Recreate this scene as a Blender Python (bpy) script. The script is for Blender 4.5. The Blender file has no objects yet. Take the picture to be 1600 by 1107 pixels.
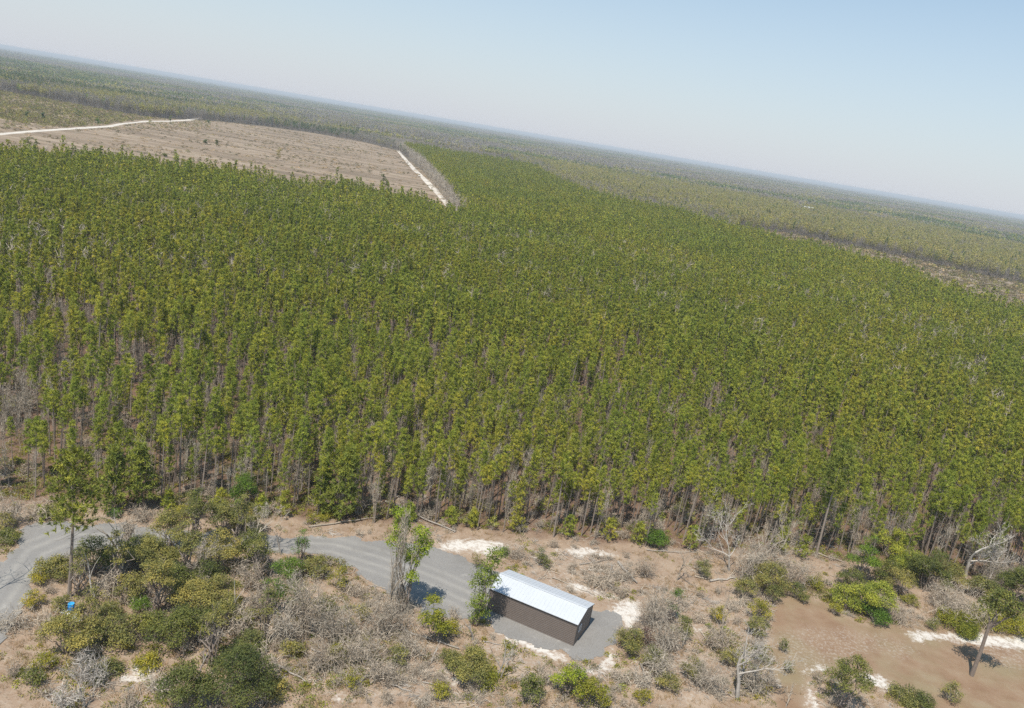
import bpy, math, random
import numpy as np
from mathutils import Matrix, Vector

# ------------------------------------------------------------------ camera, sky, sun
scene = bpy.context.scene
COL = scene.collection
CAM_H = 55.0
FPX = 1280.0                      # focal length in pixels of the 1600 px wide photograph
RHO = math.atan2(267.0, 1600.0)   # the drone was banked: the horizon falls to the right
_d = ((800 - 0) * -(267.0) + (553.5 - 70) * 1600.0) / math.hypot(1600, 267.0)
PITCH = math.atan(_d / FPX)
_R = np.array([1.0, 0, 0]); _F = np.array([0, math.cos(PITCH), -math.sin(PITCH)]); _U = np.array([0, math.sin(PITCH), math.cos(PITCH)])
CR = math.cos(RHO) * _R + math.sin(RHO) * _U
CU = -math.sin(RHO) * _R + math.cos(RHO) * _U
cam_data = bpy.data.cameras.new('camera'); cam = bpy.data.objects.new('camera', cam_data); COL.objects.link(cam)
cam_data.sensor_width = 36; cam_data.lens = 36 * FPX / 1600; cam_data.clip_start = 0.5; cam_data.clip_end = 120000
cam.matrix_world = Matrix(((CR[0], CU[0], -_F[0], 0), (CR[1], CU[1], -_F[1], 0), (CR[2], CU[2], -_F[2], CAM_H), (0, 0, 0, 1)))
scene.camera = cam

SUN_EL = math.radians(61); SH_AZ = math.radians(24)      # shadows fall 24 deg right of the view direction
world = bpy.data.worlds.new('World'); scene.world = world; world.use_nodes = True
wn = world.node_tree; bg = wn.nodes['Background']
sky = wn.nodes.new('ShaderNodeTexSky'); sky.sky_type = 'NISHITA'; sky.sun_disc = False
sky.sun_elevation = SUN_EL
sky.sun_rotation = math.radians(180) + SH_AZ             # the sun stands behind the camera
sky.altitude = 60; sky.air_density = 1.0; sky.dust_density = 0.6; sky.ozone_density = 1.0
tcw = wn.nodes.new('ShaderNodeTexCoord'); sepw = wn.nodes.new('ShaderNodeSeparateXYZ'); wn.links.new(tcw.outputs['Generated'], sepw.inputs[0])
mrw = wn.nodes.new('ShaderNodeMapRange'); mrw.inputs[1].default_value = 0.0; mrw.inputs[2].default_value = 0.34; mrw.inputs[3].default_value = 0.92; mrw.inputs[4].default_value = 0.0
wn.links.new(sepw.outputs[2], mrw.inputs[0])
mixw = wn.nodes.new('ShaderNodeMix'); mixw.data_type = 'RGBA'; mixw.inputs[7].default_value = (5.05, 5.2, 5.75, 1)   # pale smoke haze low in the sky
wn.links.new(mrw.outputs[0], mixw.inputs[0]); tint = wn.nodes.new('ShaderNodeMix'); tint.data_type = 'RGBA'; tint.blend_type = 'MULTIPLY'; tint.inputs[0].default_value = 1.0; tint.inputs[7].default_value = (0.88, 1.10, 1.10, 1)
wn.links.new(sky.outputs[0], tint.inputs[6]); wn.links.new(tint.outputs[2], mixw.inputs[6]); wn.links.new(mixw.outputs[2], bg.inputs[0])
bg.inputs[1].default_value = 0.13
sd = bpy.data.lights.new('sun', 'SUN'); sun = bpy.data.objects.new('sun', sd); COL.objects.link(sun)
sd.energy = 5.0; sd.angle = math.radians(0.5); sd.color = (1.0, 0.955, 0.88)
ldir = Vector((math.sin(SH_AZ) * math.cos(SUN_EL), math.cos(SH_AZ) * math.cos(SUN_EL), -math.sin(SUN_EL)))
sun.rotation_euler = ldir.to_track_quat('-Z', 'Y').to_euler(); sun.location = (0, 0, 300)
scene.view_settings.view_transform = 'Standard'; scene.view_settings.look = 'None'
scene.view_settings.exposure = 0.0; scene.view_settings.gamma = 1.0
scene.render.engine = 'CYCLES'
scene.cycles.max_bounces = 6; scene.cycles.diffuse_bounces = 3; scene.cycles.glossy_bounces = 2
scene.cycles.transmission_bounces = 3; scene.cycles.volume_bounces = 0; scene.cycles.transparent_max_bounces = 4
scene.cycles.use_denoising = False

# ------------------------------------------------------------------ photo <-> place helpers
def g(x, y, z=0.0):
    v = _F * FPX + CR * (x - 800) + CU * (553.5 - y)
    t = (z - CAM_H) / v[2]
    return np.array([0, 0, CAM_H]) + v * t
def proj(X, Y, Z):
    q = np.stack([np.asarray(X, float), np.asarray(Y, float), np.asarray(Z, float) - CAM_H + np.zeros_like(np.asarray(X, float))], -1)
    w = np.maximum(q @ _F, 1e-3)
    return 800 + FPX * (q @ CR) / w, 553.5 - FPX * (q @ CU) / w
def pip(px, py, poly):
    inside = np.zeros(np.shape(px), bool); n = len(poly)
    for i in range(n):
        x0, y0 = poly[i]; x1, y1 = poly[(i + 1) % n]
        if y0 == y1: continue
        c = ((py > min(y0, y1)) & (py <= max(y0, y1))) & (px < (x1 - x0) * (py - y0) / (y1 - y0) + x0)
        inside ^= c
    return inside
def vnoise(x, y, s, seed=0):
    x = np.asarray(x, float) / s; y = np.asarray(y, float) / s; x, y = x * .843 - y * .538, x * .538 + y * .843
    xi = np.floor(x).astype(np.int64); yi = np.floor(y).astype(np.int64)
    fx = x - xi; fy = y - yi; fx = fx * fx * (3 - 2 * fx); fy = fy * fy * (3 - 2 * fy)
    def h(a, b):
        n = (a * 374761393 + b * 668265263 + seed * 1442695041) & 0xffffffff
        n = ((n ^ (n >> 13)) * 1274126177) & 0xffffffff
        return ((n ^ (n >> 16)) & 0xffff) / 65535.0
    return (h(xi, yi) * (1 - fx) + h(xi + 1, yi) * fx) * (1 - fy) + (h(xi, yi + 1) * (1 - fx) + h(xi + 1, yi + 1) * fx) * fy
def fbm(x, y, s, seed=0, o=3):
    r = 0; a = 1; t = 0
    for k in range(o):
        r = r + a * vnoise(x, y, s / 2 ** k, seed + k * 17); t += a; a *= 0.55
    return r / t

# ------------------------------------------------------------------ materials
def new_mat(name):
    m = bpy.data.materials.new(name); m.use_nodes = True
    nt = m.node_tree; nt.nodes.clear()
    out = nt.nodes.new('ShaderNodeOutputMaterial')
    return m, nt, out
def node(nt, t, **kw):
    n = nt.nodes.new(t)
    for k, v in kw.items(): setattr(n, k, v)
    return n
def mixc(nt, fac, a, b, mode='MIX'):
    n = nt.nodes.new('ShaderNodeMix'); n.data_type = 'RGBA'; n.blend_type = mode
    for s, v in ((n.inputs[0], fac), (n.inputs[6], a), (n.inputs[7], b)):
        if isinstance(v, (int, float)): s.default_value = v
        elif isinstance(v, tuple): s.default_value = (*v[:3], 1)
        else: nt.links.new(v, s)
    return n.outputs[2]
def ramp(nt, src, stops, interp='LINEAR'):
    r = nt.nodes.new('ShaderNodeValToRGB'); r.color_ramp.interpolation = interp
    e = r.color_ramp.elements
    while len(e) > 1: e.remove(e[-1])
    e[0].position = stops[0][0]; e[0].color = (*stops[0][1], 1)
    for p, c in stops[1:]:
        q = e.new(p); q.color = (*c, 1)
    nt.links.new(src, r.inputs[0]); return r.outputs[0]
def noise(nt, vec, scale, detail=4, rough=0.55):
    n = nt.nodes.new('ShaderNodeTexNoise'); n.inputs['Scale'].default_value = scale
    n.inputs['Detail'].default_value = detail; n.inputs['Roughness'].default_value = rough
    if vec is not None: nt.links.new(vec, n.inputs['Vector'])
    return n.outputs['Fac']
def mathn(nt, op, a, b=None, clamp=False):
    n = nt.nodes.new('ShaderNodeMath'); n.operation = op; n.use_clamp = clamp
    for s, v in ((n.inputs[0], a), (n.inputs[1], b)):
        if v is None: continue
        if isinstance(v, (int, float)): s.default_value = v
        else: nt.links.new(v, s)
    return n.outputs[0]

KA = 0.88
def leaf_mat(name, c0, c1, c2, trans=0.3, patch=40.0, rough=0.7):
    """foliage: kind colour differs from plant to plant and slowly over the land, and from leaf clump to leaf clump"""
    m, nt, out = new_mat(name)
    oi = node(nt, 'ShaderNodeObjectInfo')
    mp = node(nt, 'ShaderNodeVectorMath', operation='SCALE'); mp.inputs['Scale'].default_value = 1 / patch
    nt.links.new(oi.outputs['Location'], mp.inputs[0])
    big = noise(nt, mp.outputs[0], 1.0, 2)
    f = mathn(nt, 'ADD', mathn(nt, 'MULTIPLY', mathn(nt, 'SUBTRACT', big, 0.5), 2.2), mathn(nt, 'MULTIPLY', oi.outputs['Random'], 0.9), True)
    c0, c1, c2 = [tuple(KA * v for v in c) for c in (c0, c1, c2)]
    col = ramp(nt, f, [(0.0, c0), (0.5, c1), (1.0, c2)])
    at = node(nt, 'ShaderNodeAttribute'); at.attribute_name = 'tone'
    tv = ramp(nt, at.outputs['Fac'], [(0, (0.42, 0.5, 0.5)), (0.5, (1, 1, 1)), (1, (1.65, 1.45, 1.15))])
    col = mixc(nt, 1.0, col, tv, 'MULTIPLY')
    d = node(nt, 'ShaderNodeBsdfPrincipled'); d.inputs['Roughness'].default_value = rough
    d.inputs['Specular IOR Level'].default_value = 0.25
    nt.links.new(col, d.inputs['Base Color'])
    t = node(nt, 'ShaderNodeBsdfTranslucent')
    nt.links.new(mixc(nt, 1.0, col, (1.25, 1.3, 0.7), 'MULTIPLY'), t.inputs['Color'])
    mx = node(nt, 'ShaderNodeMixShader'); mx.inputs[0].default_value = trans
    nt.links.new(d.outputs[0], mx.inputs[1]); nt.links.new(t.outputs[0], mx.inputs[2]); nt.links.new(mx.outputs[0], out.inputs[0])
    return m
def bark_mat(name, c0, c1, scale=2.5):
    m, nt, out = new_mat(name)
    tc = node(nt, 'ShaderNodeTexCoord'); oi = node(nt, 'ShaderNodeObjectInfo')
    n = noise(nt, tc.outputs['Object'], scale, 5, 0.7)
    f = mathn(nt, 'ADD', mathn(nt, 'MULTIPLY', n, 0.8), mathn(nt, 'MULTIPLY', mathn(nt, 'SUBTRACT', oi.outputs['Random'], 0.4), 0.5), True)
    c0, c1 = [tuple(KA * v for v in c) for c in (c0, c1)]
    col = ramp(nt, f, [(0.15, c0), (0.8, c1)])
    at = node(nt, 'ShaderNodeAttribute'); at.attribute_name = 'tone'
    col = mixc(nt, 1.0, col, ramp(nt, at.outputs['Fac'], [(0, (.5, .5, .5)), (.5, (1, 1, 1)), (1, (1.35, 1.35, 1.35))]), 'MULTIPLY')
    d = node(nt, 'ShaderNodeBsdfPrincipled'); d.inputs['Roughness'].default_value = 0.85
    nt.links.new(col, d.inputs['Base Color']); nt.links.new(d.outputs[0], out.inputs[0])
    return m
def plain_mat(name, col, rough=0.6, metal=0.0, var=0.15, scale=3.0):
    m, nt, out = new_mat(name)
    tc = node(nt, 'ShaderNodeTexCoord')
    n = noise(nt, tc.outputs['Object'], scale, 6, 0.65)
    a = tuple(c * (1 - var) for c in col); b = tuple(min(1, c * (1 + var)) for c in col)
    c = ramp(nt, n, [(0.3, a), (0.7, b)])
    d = node(nt, 'ShaderNodeBsdfPrincipled'); d.inputs['Roughness'].default_value = rough; d.inputs['Metallic'].default_value = metal
    nt.links.new(c, d.inputs['Base Color']); nt.links.new(d.outputs[0], out.inputs[0])
    return m

M = {}
M['pine'] = leaf_mat('pine needles', (0.300, 0.350, 0.056), (0.355, 0.380, 0.058), (0.430, 0.408, 0.062), 0.24, 70)
M['oak'] = leaf_mat('oak leaves', (0.205, 0.212, 0.070), (0.275, 0.262, 0.080), (0.350, 0.305, 0.090), 0.25, 12)
M['dark'] = leaf_mat('dark leaves', (0.130, 0.150, 0.042), (0.160, 0.180, 0.046), (0.195, 0.205, 0.050), 0.22, 30)
M['green'] = leaf_mat('bright green leaves', (0.120, 0.215, 0.030), (0.150, 0.240, 0.032), (0.190, 0.275, 0.036), 0.30, 30)
M['yellow'] = leaf_mat('yellow green leaves', (0.270, 0.280, 0.035), (0.330, 0.310, 0.040), (0.390, 0.330, 0.050), 0.30, 30)
M['shedtree'] = leaf_mat('mid green leaves', (0.19, 0.25, 0.045), (0.21, 0.27, 0.046), (0.24, 0.29, 0.05), 0.3, 30)
M['lonepine'] = leaf_mat('lone pine needles', (0.235, 0.270, 0.050), (0.260, 0.290, 0.052), (0.290, 0.305, 0.055), 0.24, 70)
M['lime'] = leaf_mat('lime leaves', (0.290, 0.370, 0.035), (0.330, 0.400, 0.040), (0.380, 0.430, 0.050), 0.35, 30)
M['maroon'] = leaf_mat('maroon leaves', (0.09, 0.035, 0.03), (0.11, 0.045, 0.035), (0.13, 0.055, 0.04), 0.2, 30)
M['bud'] = leaf_mat('spring buds', (0.320, 0.280, 0.120), (0.375, 0.355, 0.095), (0.430, 0.350, 0.130), 0.25, 110)
M['farpine'] = leaf_mat('far evergreen leaves', (0.110, 0.165, 0.060), (0.145, 0.195, 0.062), (0.190, 0.215, 0.068), 0.25, 160)
M['dry'] = leaf_mat('dry grass', (0.400, 0.285, 0.165), (0.470, 0.345, 0.205), (0.530, 0.400, 0.250), 0.2, 6)
M['scrub'] = leaf_mat('clearing scrub', (0.170, 0.150, 0.080), (0.240, 0.195, 0.110), (0.320, 0.240, 0.150), 0.2, 60)
M['twig'] = bark_mat('grey twigs', (0.34, 0.28, 0.21), (0.57, 0.49, 0.385))
M['fartwig'] = bark_mat('far grey twigs', (0.24, 0.205, 0.175), (0.36, 0.315, 0.27))
M['pinebark'] = bark_mat('pine bark', (0.19, 0.145, 0.115), (0.38, 0.31, 0.25), 6)
M['silver'] = bark_mat('weathered dead wood', (0.32, 0.28, 0.235), (0.58, 0.52, 0.445), 3)
M['vine'] = bark_mat('dead vines', (0.36, 0.29, 0.215), (0.60, 0.50, 0.38), 2)

# ------------------------------------------------------------------ mesh builder
class MB:
    def __init__(self): self.v = []; self.f = []; self.t = []; self.m = []; self.n = 0
    def add(self, v, f, tone=0.5, mi=0):
        v = np.asarray(v, float).reshape(-1, 3); f = np.asarray(f, np.int64)
        self.v.append(v); self.f.append(f + self.n); self.n += len(v)
        self.t.append(np.broadcast_to(np.asarray(tone, float), (len(f),)).copy()); self.m.append(np.full(len(f), mi))
    def merge(self, o, mi=None):
        for v, f, t, m in zip(o.v, o.f, o.t, o.m): pass
        off = self.n
        for v in o.v: self.v.append(v)
        for f in o.f: self.f.append(f + off)
        self.t += o.t; self.m += [m * 0 + mi if mi is not None else m for m in o.m]; self.n += o.n
    def mesh(self, name, mats, smooth=False):
        me = bpy.data.meshes.new(name)
        V = np.concatenate(self.v); loops = np.concatenate([f.ravel() for f in self.f])
        cnt = np.concatenate([np.full(len(f), f.shape[1]) for f in self.f]); start = np.concatenate([[0], np.cumsum(cnt)[:-1]])
        me.vertices.add(len(V)); me.vertices.foreach_set('co', V.astype(np.float32).ravel())
        me.loops.add(len(loops)); me.loops.foreach_set('vertex_index', loops.astype(np.int32))
        me.polygons.add(len(cnt)); me.polygons.foreach_set('loop_start', start.astype(np.int32))
        me.polygons.foreach_set('material_index', np.concatenate(self.m).astype(np.int32))
        me.polygons.foreach_set('use_smooth', np.full(len(cnt), smooth))
        a = me.attributes.new('tone', 'FLOAT', 'FACE'); a.data.foreach_set('value', np.concatenate(self.t).astype(np.float32))
        for m in (mats if isinstance(mats, (list, tuple)) else [mats]): me.materials.append(m)
        me.update(calc_edges=True)
        return me
    def build(self, name, mats, parent=None, smooth=False):
        o = bpy.data.objects.new(name, self.mesh(name, mats, smooth)); COL.objects.link(o)
        if parent is not None: o.parent = parent
        return o
def unit(a): return a / np.maximum(np.linalg.norm(a, axis=-1, keepdims=True), 1e-9)
def rdir(rng, n): return unit(rng.normal(size=(n, 3)))
def leaves(mb, rng, c, nrm, s, tone, mi=0):
    n = len(c); u = unit(np.cross(nrm, rdir(rng, n))); w = np.cross(nrm, u); s = np.asarray(s).reshape(-1, 1) * np.ones((n, 1))
    v = np.stack([c - u * s * .5, c - w * s * .33, c + u * s * .5, c + w * s * .33], 1).reshape(-1, 3)
    mb.add(v, np.arange(4 * n).reshape(-1, 4), tone, mi)
def slivers(mb, rng, c, d, L, w, tone, mi=0, ref=None):
    n = len(c); L = np.asarray(L).reshape(-1, 1) * np.ones((n, 1)); w = np.asarray(w).reshape(-1, 1) * np.ones((n, 1))
    u = unit(np.cross(d, rdir(rng, n) if ref is None else ref))
    v = np.stack([c - u * w * .5, c + u * w * .5, c + d * L], 1).reshape(-1, 3)
    mb.add(v, np.arange(3 * n).reshape(-1, 3), tone, mi)
def tube(mb, pts, rad, n=5, mi=0, tone=0.5, cap=True):
    pts = np.asarray(pts, float); rings = []
    for i, p in enumerate(pts):
        d = pts[min(i + 1, len(pts) - 1)] - pts[max(i - 1, 0)]; d = d / max(np.linalg.norm(d), 1e-9)
        a = np.cross(d, [0.31, 0.92, 0.2]); a /= max(np.linalg.norm(a), 1e-9); b = np.cross(d, a)
        th = np.arange(n) * 2 * math.pi / n
        rings.append(p + rad[i] * (np.cos(th)[:, None] * a + np.sin(th)[:, None] * b))
    V = np.concatenate(rings); F = []
    for i in range(len(pts) - 1):
        for k in range(n): F.append((i * n + k, i * n + (k + 1) % n, (i + 1) * n + (k + 1) % n, (i + 1) * n + k))
    mb.add(V, F, tone, mi)
    if cap: mb.add(rings[-1], [list(range(n))], tone, mi)
def box(mb, x0, x1, y0, y1, z0, z1, mi=0):
    v = [(x, y, z) for z in (z0, z1) for y in (y0, y1) for x in (x0, x1)]
    mb.add(v, [(0, 2, 3, 1), (4, 5, 7, 6), (0, 1, 5, 4), (2, 6, 7, 3), (0, 4, 6, 2), (1, 3, 7, 5)], 0.5, mi)

def pine(seed, h=11.0, cf=0.5, R=1.35, nb=36, nt=4, nn=9, nl=0.42, nw=0.12, trunk_r=0.11, bare=10, lean=0.15, shape=0.6):
    rng = np.random.default_rng(seed); T = MB(); Cn = MB()
    bx, by = rng.normal(size=2) * lean
    zz = np.linspace(0, 1, 6); path = np.stack([bx * np.sin(zz * 2.2), by * np.sin(zz * 1.7), zz * h * 0.97], 1)
    at = lambda z: np.array([np.interp(z, path[:, 2], path[:, 0]), np.interp(z, path[:, 2], path[:, 1]), z])
    tube(T, path, trunk_r * (1 - 0.85 * zz) + 0.012, 6)
    for i in range(bare):                                    # dead stubs below the live crown
        z = rng.uniform(0.18, max(.3, 1 - cf)) * h; a = rng.uniform(0, 6.28); L = rng.uniform(.3, 1.0) * R
        p = at(z); tube(T, [p, p + np.array([math.cos(a) * L, math.sin(a) * L, L * rng.uniform(-.1, .35)])], [.022, .006], 3, cap=False)
    c = []; dd = []; tn = []
    for i in range(nb):
        t = (i + rng.uniform(0, 1)) / nb; z = h * (1 - cf) + cf * h * t * .97; a = i * 2.4 + rng.uniform(-.5, .5)
        rad = max(.22, R * ((1 - t) ** shape) * rng.uniform(.6, 1.15) * min(1, .55 + 3 * t)); p = at(min(z, path[-1, 2]))
        e = p + np.array([math.cos(a) * rad, math.sin(a) * rad, rad * rng.uniform(.1, .5)])
        tube(T, [p, e], [.02, .008], 3, cap=False); bt = rng.normal(0, .17)
        for k in range(nt):
            s = rng.uniform(.35, 1.0) if k else 1.0
            q = p + (e - p) * s + rng.normal(size=3) * .13 * R
            d = unit((e - p)[None] / rad * .5 + np.array([[0, 0, .45]]) + rng.normal(size=(nn, 3)) * .75)
            c.append(np.repeat(q[None], nn, 0) + d * .03); dd.append(d); tn.append(np.clip(.5 + bt + rng.normal(0, .13) + rng.normal(0, .08, nn), 0, 1))
    q = at(path[-1, 2]); d = unit(np.array([[0, 0, .8]]) + rng.normal(size=(nn * 3, 3)) * .6); c.append(np.repeat(q[None], nn * 3, 0)); dd.append(d); tn.append(np.full(nn * 3, .6))
    c = np.concatenate(c); dd = np.concatenate(dd); tn = np.concatenate(tn)
    outw = c - np.array([0, 0, 0]); outw[:, 2] = 0; ref = unit(unit(outw) * .75 + np.array([0, 0, .8]) + rng.normal(size=c.shape) * .28)
    slivers(Cn, rng, c, dd, nl * rng.uniform(.7, 1.25, len(c)), nw * rng.uniform(.8, 1.3, len(c)), tn, ref=ref)
    return T, Cn
def clumps(mb, rng, c, r, ncl, m, ls, sig=.22, mi=0, lower=-.35):
    c = np.asarray(c, float); r = np.asarray(r, float) * np.ones(3)
    d = rdir(rng, ncl); d[:, 2] = np.where(d[:, 2] < lower, -d[:, 2], d[:, 2]); rr = rng.uniform(.5, 1.0, (ncl, 1)) ** .6
    cc = c + d * r * rr * rng.uniform(.8, 1.18, (ncl, 1))
    P = np.repeat(cc, m, 0); n = len(P); off = rng.normal(size=(n, 3)) * sig * np.array([1, 1, .6])
    nr = unit(np.repeat(d, m, 0) * .75 + np.array([0, 0, .45]) + rng.normal(size=(n, 3)) * .5)
    tone = np.clip(np.repeat(.5 + rng.normal(0, .24, ncl), m) + rng.normal(0, .1, n), 0, 1)
    leaves(mb, rng, P + off, nr, ls * rng.uniform(.7, 1.35, n), tone, mi)
def limb(T, rng, p0, p1, r0, r1, k=4, wob=.12, n=5):
    p0 = np.asarray(p0, float); p1 = np.asarray(p1, float); L = np.linalg.norm(p1 - p0); t = np.linspace(0, 1, k + 1)[:, None]
    pts = p0 + (p1 - p0) * t; pts[1:-1] += rng.normal(size=(k - 1, 3)) * wob * L * .5
    tube(T, pts, np.linspace(r0, r1, k + 1), n); return pts
def broad(seed, h, w, lobes=6, ls=.22, dens=1.0, base=.25, stem=.07, airy=0.0):
    """broadleaf shrub or small tree: several limbs carrying clumped lobes"""
    rng = np.random.default_rng(seed); T = MB(); Cn = MB(); R = w / 2
    z0 = h * base; hh = h - z0; lr = []; lobes = int(lobes * 2.1)
    for i in range(lobes):
        a = i * 2.4 + rng.uniform(-.6, .6); q = math.sqrt((i + rng.uniform(0, 1)) / lobes) * .80
        rl = R * rng.uniform(.24, .42); top = z0 + hh * math.sqrt(1 - q * q) - rl * .8
        zc = max(rl * .6, z0 + (top - z0) * (1 if i == 0 else rng.uniform(.45, 1.08)))
        lr.append((np.array([math.cos(a) * q * R, math.sin(a) * q * R, zc]), rl, rng.normal(0, .13)))
    for i, (c, rl, tb) in enumerate(lr):
        limb(T, rng, (rng.normal() * .05, rng.normal() * .05, 0), c, stem * .9, stem * .2, 4, .15, 4)
        vr = np.array([rl, rl, rl * .85]); area = 4 * math.pi * rl * rl
        ncl = max(5, int(area * 3.0 * dens / max(ls / .2, .5) ** 1.2)); k0 = len(Cn.t)
        ncl = int(ncl * (.45 + .9 * rng.uniform())); clumps(Cn, rng, c, vr, ncl, 10, ls, .15 + ls * .4); Cn.t[-1] = np.clip(Cn.t[-1] + tb, 0, 1)
        for j in range(3):
            e = c + rdir(rng, 1)[0] * vr * 1.15; tube(T, [c, e], [stem * .3, .008], 3, cap=False)
    n = int(14 + 9 * w); c = np.array([l[0] for l in lr])[rng.integers(0, lobes, n)]
    slivers(T, rng, c, unit(rng.normal(size=(n, 3)) * .7 + np.array([0, 0, .7])), rng.uniform(.4, .9, n) * (.4 + .3 * R), .05, rng.uniform(.5, 1, n))
    return T, Cn
def dead_skel(T, rng, p, d, L, r, depth, sides=5, spread=.75, twigs=True, k=4, up=.15):
    pts = [np.asarray(p, float)]; d = np.asarray(d, float)
    for i in range(k):
        d = unit(d + rng.normal(size=3) * .16 + np.array([0, 0, up * .3])); pts.append(pts[-1] + d * L / k)
    tube(T, pts, np.linspace(r, r * (.4 if depth else .2), k + 1), sides, tone=rng.uniform(.3, .7))
    if depth <= 0:
        if twigs:
            n = 7; c = np.array(pts)[rng.integers(1, k + 1, n)]; slivers(T, rng, c, unit(d + rng.normal(size=(n, 3)) * .6), rng.uniform(.25, .7, n) * max(L, .5), .035, .5)
        return
    nchild = rng.integers(3, 5)
    for j in range(nchild):
        i = rng.integers(max(1, k - 3), k + 1); nd = unit(d + rdir(rng, 1)[0] * spread + np.array([0, 0, up]))
        dead_skel(T, rng, pts[i], nd, L * rng.uniform(.5, .8), r * .5, depth - 1, max(3, sides - 1), spread, twigs, 3, up)
def brush(seed, h, w, n=420, tw=.05):
    """leafless twiggy bush: arching stems that fork, finer twigs on them"""
    rng = np.random.default_rng(seed); T = MB(); P_ = []; D_ = []
    for i in range(int(10 + 5 * w)):
        a = rng.uniform(0, 6.28); rr = rng.uniform(.1, 1) ** .6 * w * .46
        p0 = np.array([rng.normal() * w * .16, rng.normal() * w * .16, 0]); e = np.array([math.cos(a) * rr, math.sin(a) * rr, h * rng.uniform(.35, 1.0) * math.sqrt(max(.15, 1 - (rr / (w * .55)) ** 2))])
        t = np.linspace(0, 1, 6)[:, None]; pts = p0 + (e - p0) * t; pts[:, 2] += (np.sin(t[:, 0] * 3.1) * h * .12); pts[1:] += rng.normal(size=(5, 3)) * .06 * w
        tube(T, pts, np.linspace(.035, .012, 6) * rng.uniform(.7, 1.4), 4, tone=rng.uniform(.25, 1)); P_.append(pts[2:]); D_.append(np.repeat(unit(e - p0 + 1e-6)[None], 4, 0))
    for i in range(len(T.v)): T.v[i] = T.v[i] * np.array([1.15, .8, 1])
    P_ = np.concatenate(P_) * np.array([1.15, .8, 1]); D_ = np.concatenate(D_); k = rng.integers(0, len(P_), n); c = P_[k] + rng.normal(size=(n, 3)) * .10 * w * np.array([1, 1, .6]); c[:, 2] = np.abs(c[:, 2])
    slivers(T, rng, c, unit(D_[k] * .6 + rng.normal(size=(n, 3)) * .7), rng.uniform(.3, .9, n) * min(1.3, .25 * h + .4), tw * rng.uniform(.6, 1.3, n), np.clip(rng.normal(.5, .25, n), 0, 1))
    return T

# ------------------------------------------------------------------ object helpers
def tag(o, label=None, cat=None, group=None, kind=None):
    if label: o['label'] = label
    if cat: o['category'] = cat
    if group: o['group'] = group
    if kind: o['kind'] = kind
    return o
def empty(name, loc, label, cat, group=None, rz=0.0, sc=1.0, tilt=None):
    o = bpy.data.objects.new(name, None); COL.objects.link(o); o.location = tuple(loc); o.empty_display_size = .3
    o.rotation_euler = (tilt[0], tilt[1], rz) if tilt else (0, 0, rz); o.scale = (sc, sc, sc) if isinstance(sc, (int, float)) else sc
    return tag(o, label, cat, group)
def child(name, me, parent):
    o = bpy.data.objects.new(name, me); COL.objects.link(o); o.parent = parent; return o
def scatter(name, pts, protos, idx, scl, rz, tilt=.05, label=None, cat='forest', seed=1):
    """one object; geometry nodes put a plant of the given kind on every point"""
    n = len(pts); rng = np.random.default_rng(seed)
    me = bpy.data.meshes.new(name); me.vertices.add(n); me.vertices.foreach_set('co', np.asarray(pts, np.float32).ravel())
    rot = np.stack([rng.normal(0, tilt, n), rng.normal(0, tilt, n), np.broadcast_to(rz, (n,))], 1)
    a = me.attributes.new('rot', 'FLOAT_VECTOR', 'POINT'); a.data.foreach_set('vector', rot.astype(np.float32).ravel())
    scl = np.asarray(scl, float); scl = np.stack([scl] * 3, 1) if scl.ndim == 1 else scl
    a = me.attributes.new('scl', 'FLOAT_VECTOR', 'POINT'); a.data.foreach_set('vector', scl.astype(np.float32).ravel())
    a = me.attributes.new('idx', 'INT', 'POINT'); a.data.foreach_set('value', np.asarray(idx, np.int32))
    me.update()
    pc = bpy.data.collections.new(name + '_kinds')
    for i, m in enumerate(protos):
        po = bpy.data.objects.new('%s_kind_%03d' % (name, i), m); pc.objects.link(po)
    ng = bpy.data.node_groups.new(name + '_scatter', 'GeometryNodeTree')
    ng.interface.new_socket('Geometry', in_out='INPUT', socket_type='NodeSocketGeometry'); ng.interface.new_socket('Geometry', in_out='OUTPUT', socket_type='NodeSocketGeometry')
    gi = ng.nodes.new('NodeGroupInput'); go = ng.nodes.new('NodeGroupOutput')
    ci = ng.nodes.new('GeometryNodeCollectionInfo'); ci.inputs[0].default_value = pc; ci.inputs['Separate Children'].default_value = True; ci.inputs['Reset Children'].default_value = True
    ip = ng.nodes.new('GeometryNodeInstanceOnPoints'); ip.inputs['Pick Instance'].default_value = True
    def at(nm, ty):
        q = ng.nodes.new('GeometryNodeInputNamedAttribute'); q.data_type = ty; q.inputs[0].default_value = nm
        return q.outputs[0]
    er = ng.nodes.new('FunctionNodeEulerToRotation')
    L = ng.links.new
    L(gi.outputs[0], ip.inputs['Points']); L(ci.outputs[0], ip.inputs['Instance']); L(at('idx', 'INT'), ip.inputs['Instance Index'])
    L(at('rot', 'FLOAT_VECTOR'), er.inputs[0]); L(er.outputs[0], ip.inputs['Rotation']); L(at('scl', 'FLOAT_VECTOR'), ip.inputs['Scale'])
    L(ip.outputs[0], go.inputs[0])
    o = bpy.data.objects.new(name, me); COL.objects.link(o)
    md = o.modifiers.new('scatter', 'NODES'); md.node_group = ng
    return tag(o, label, cat, None, 'stuff')

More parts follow.
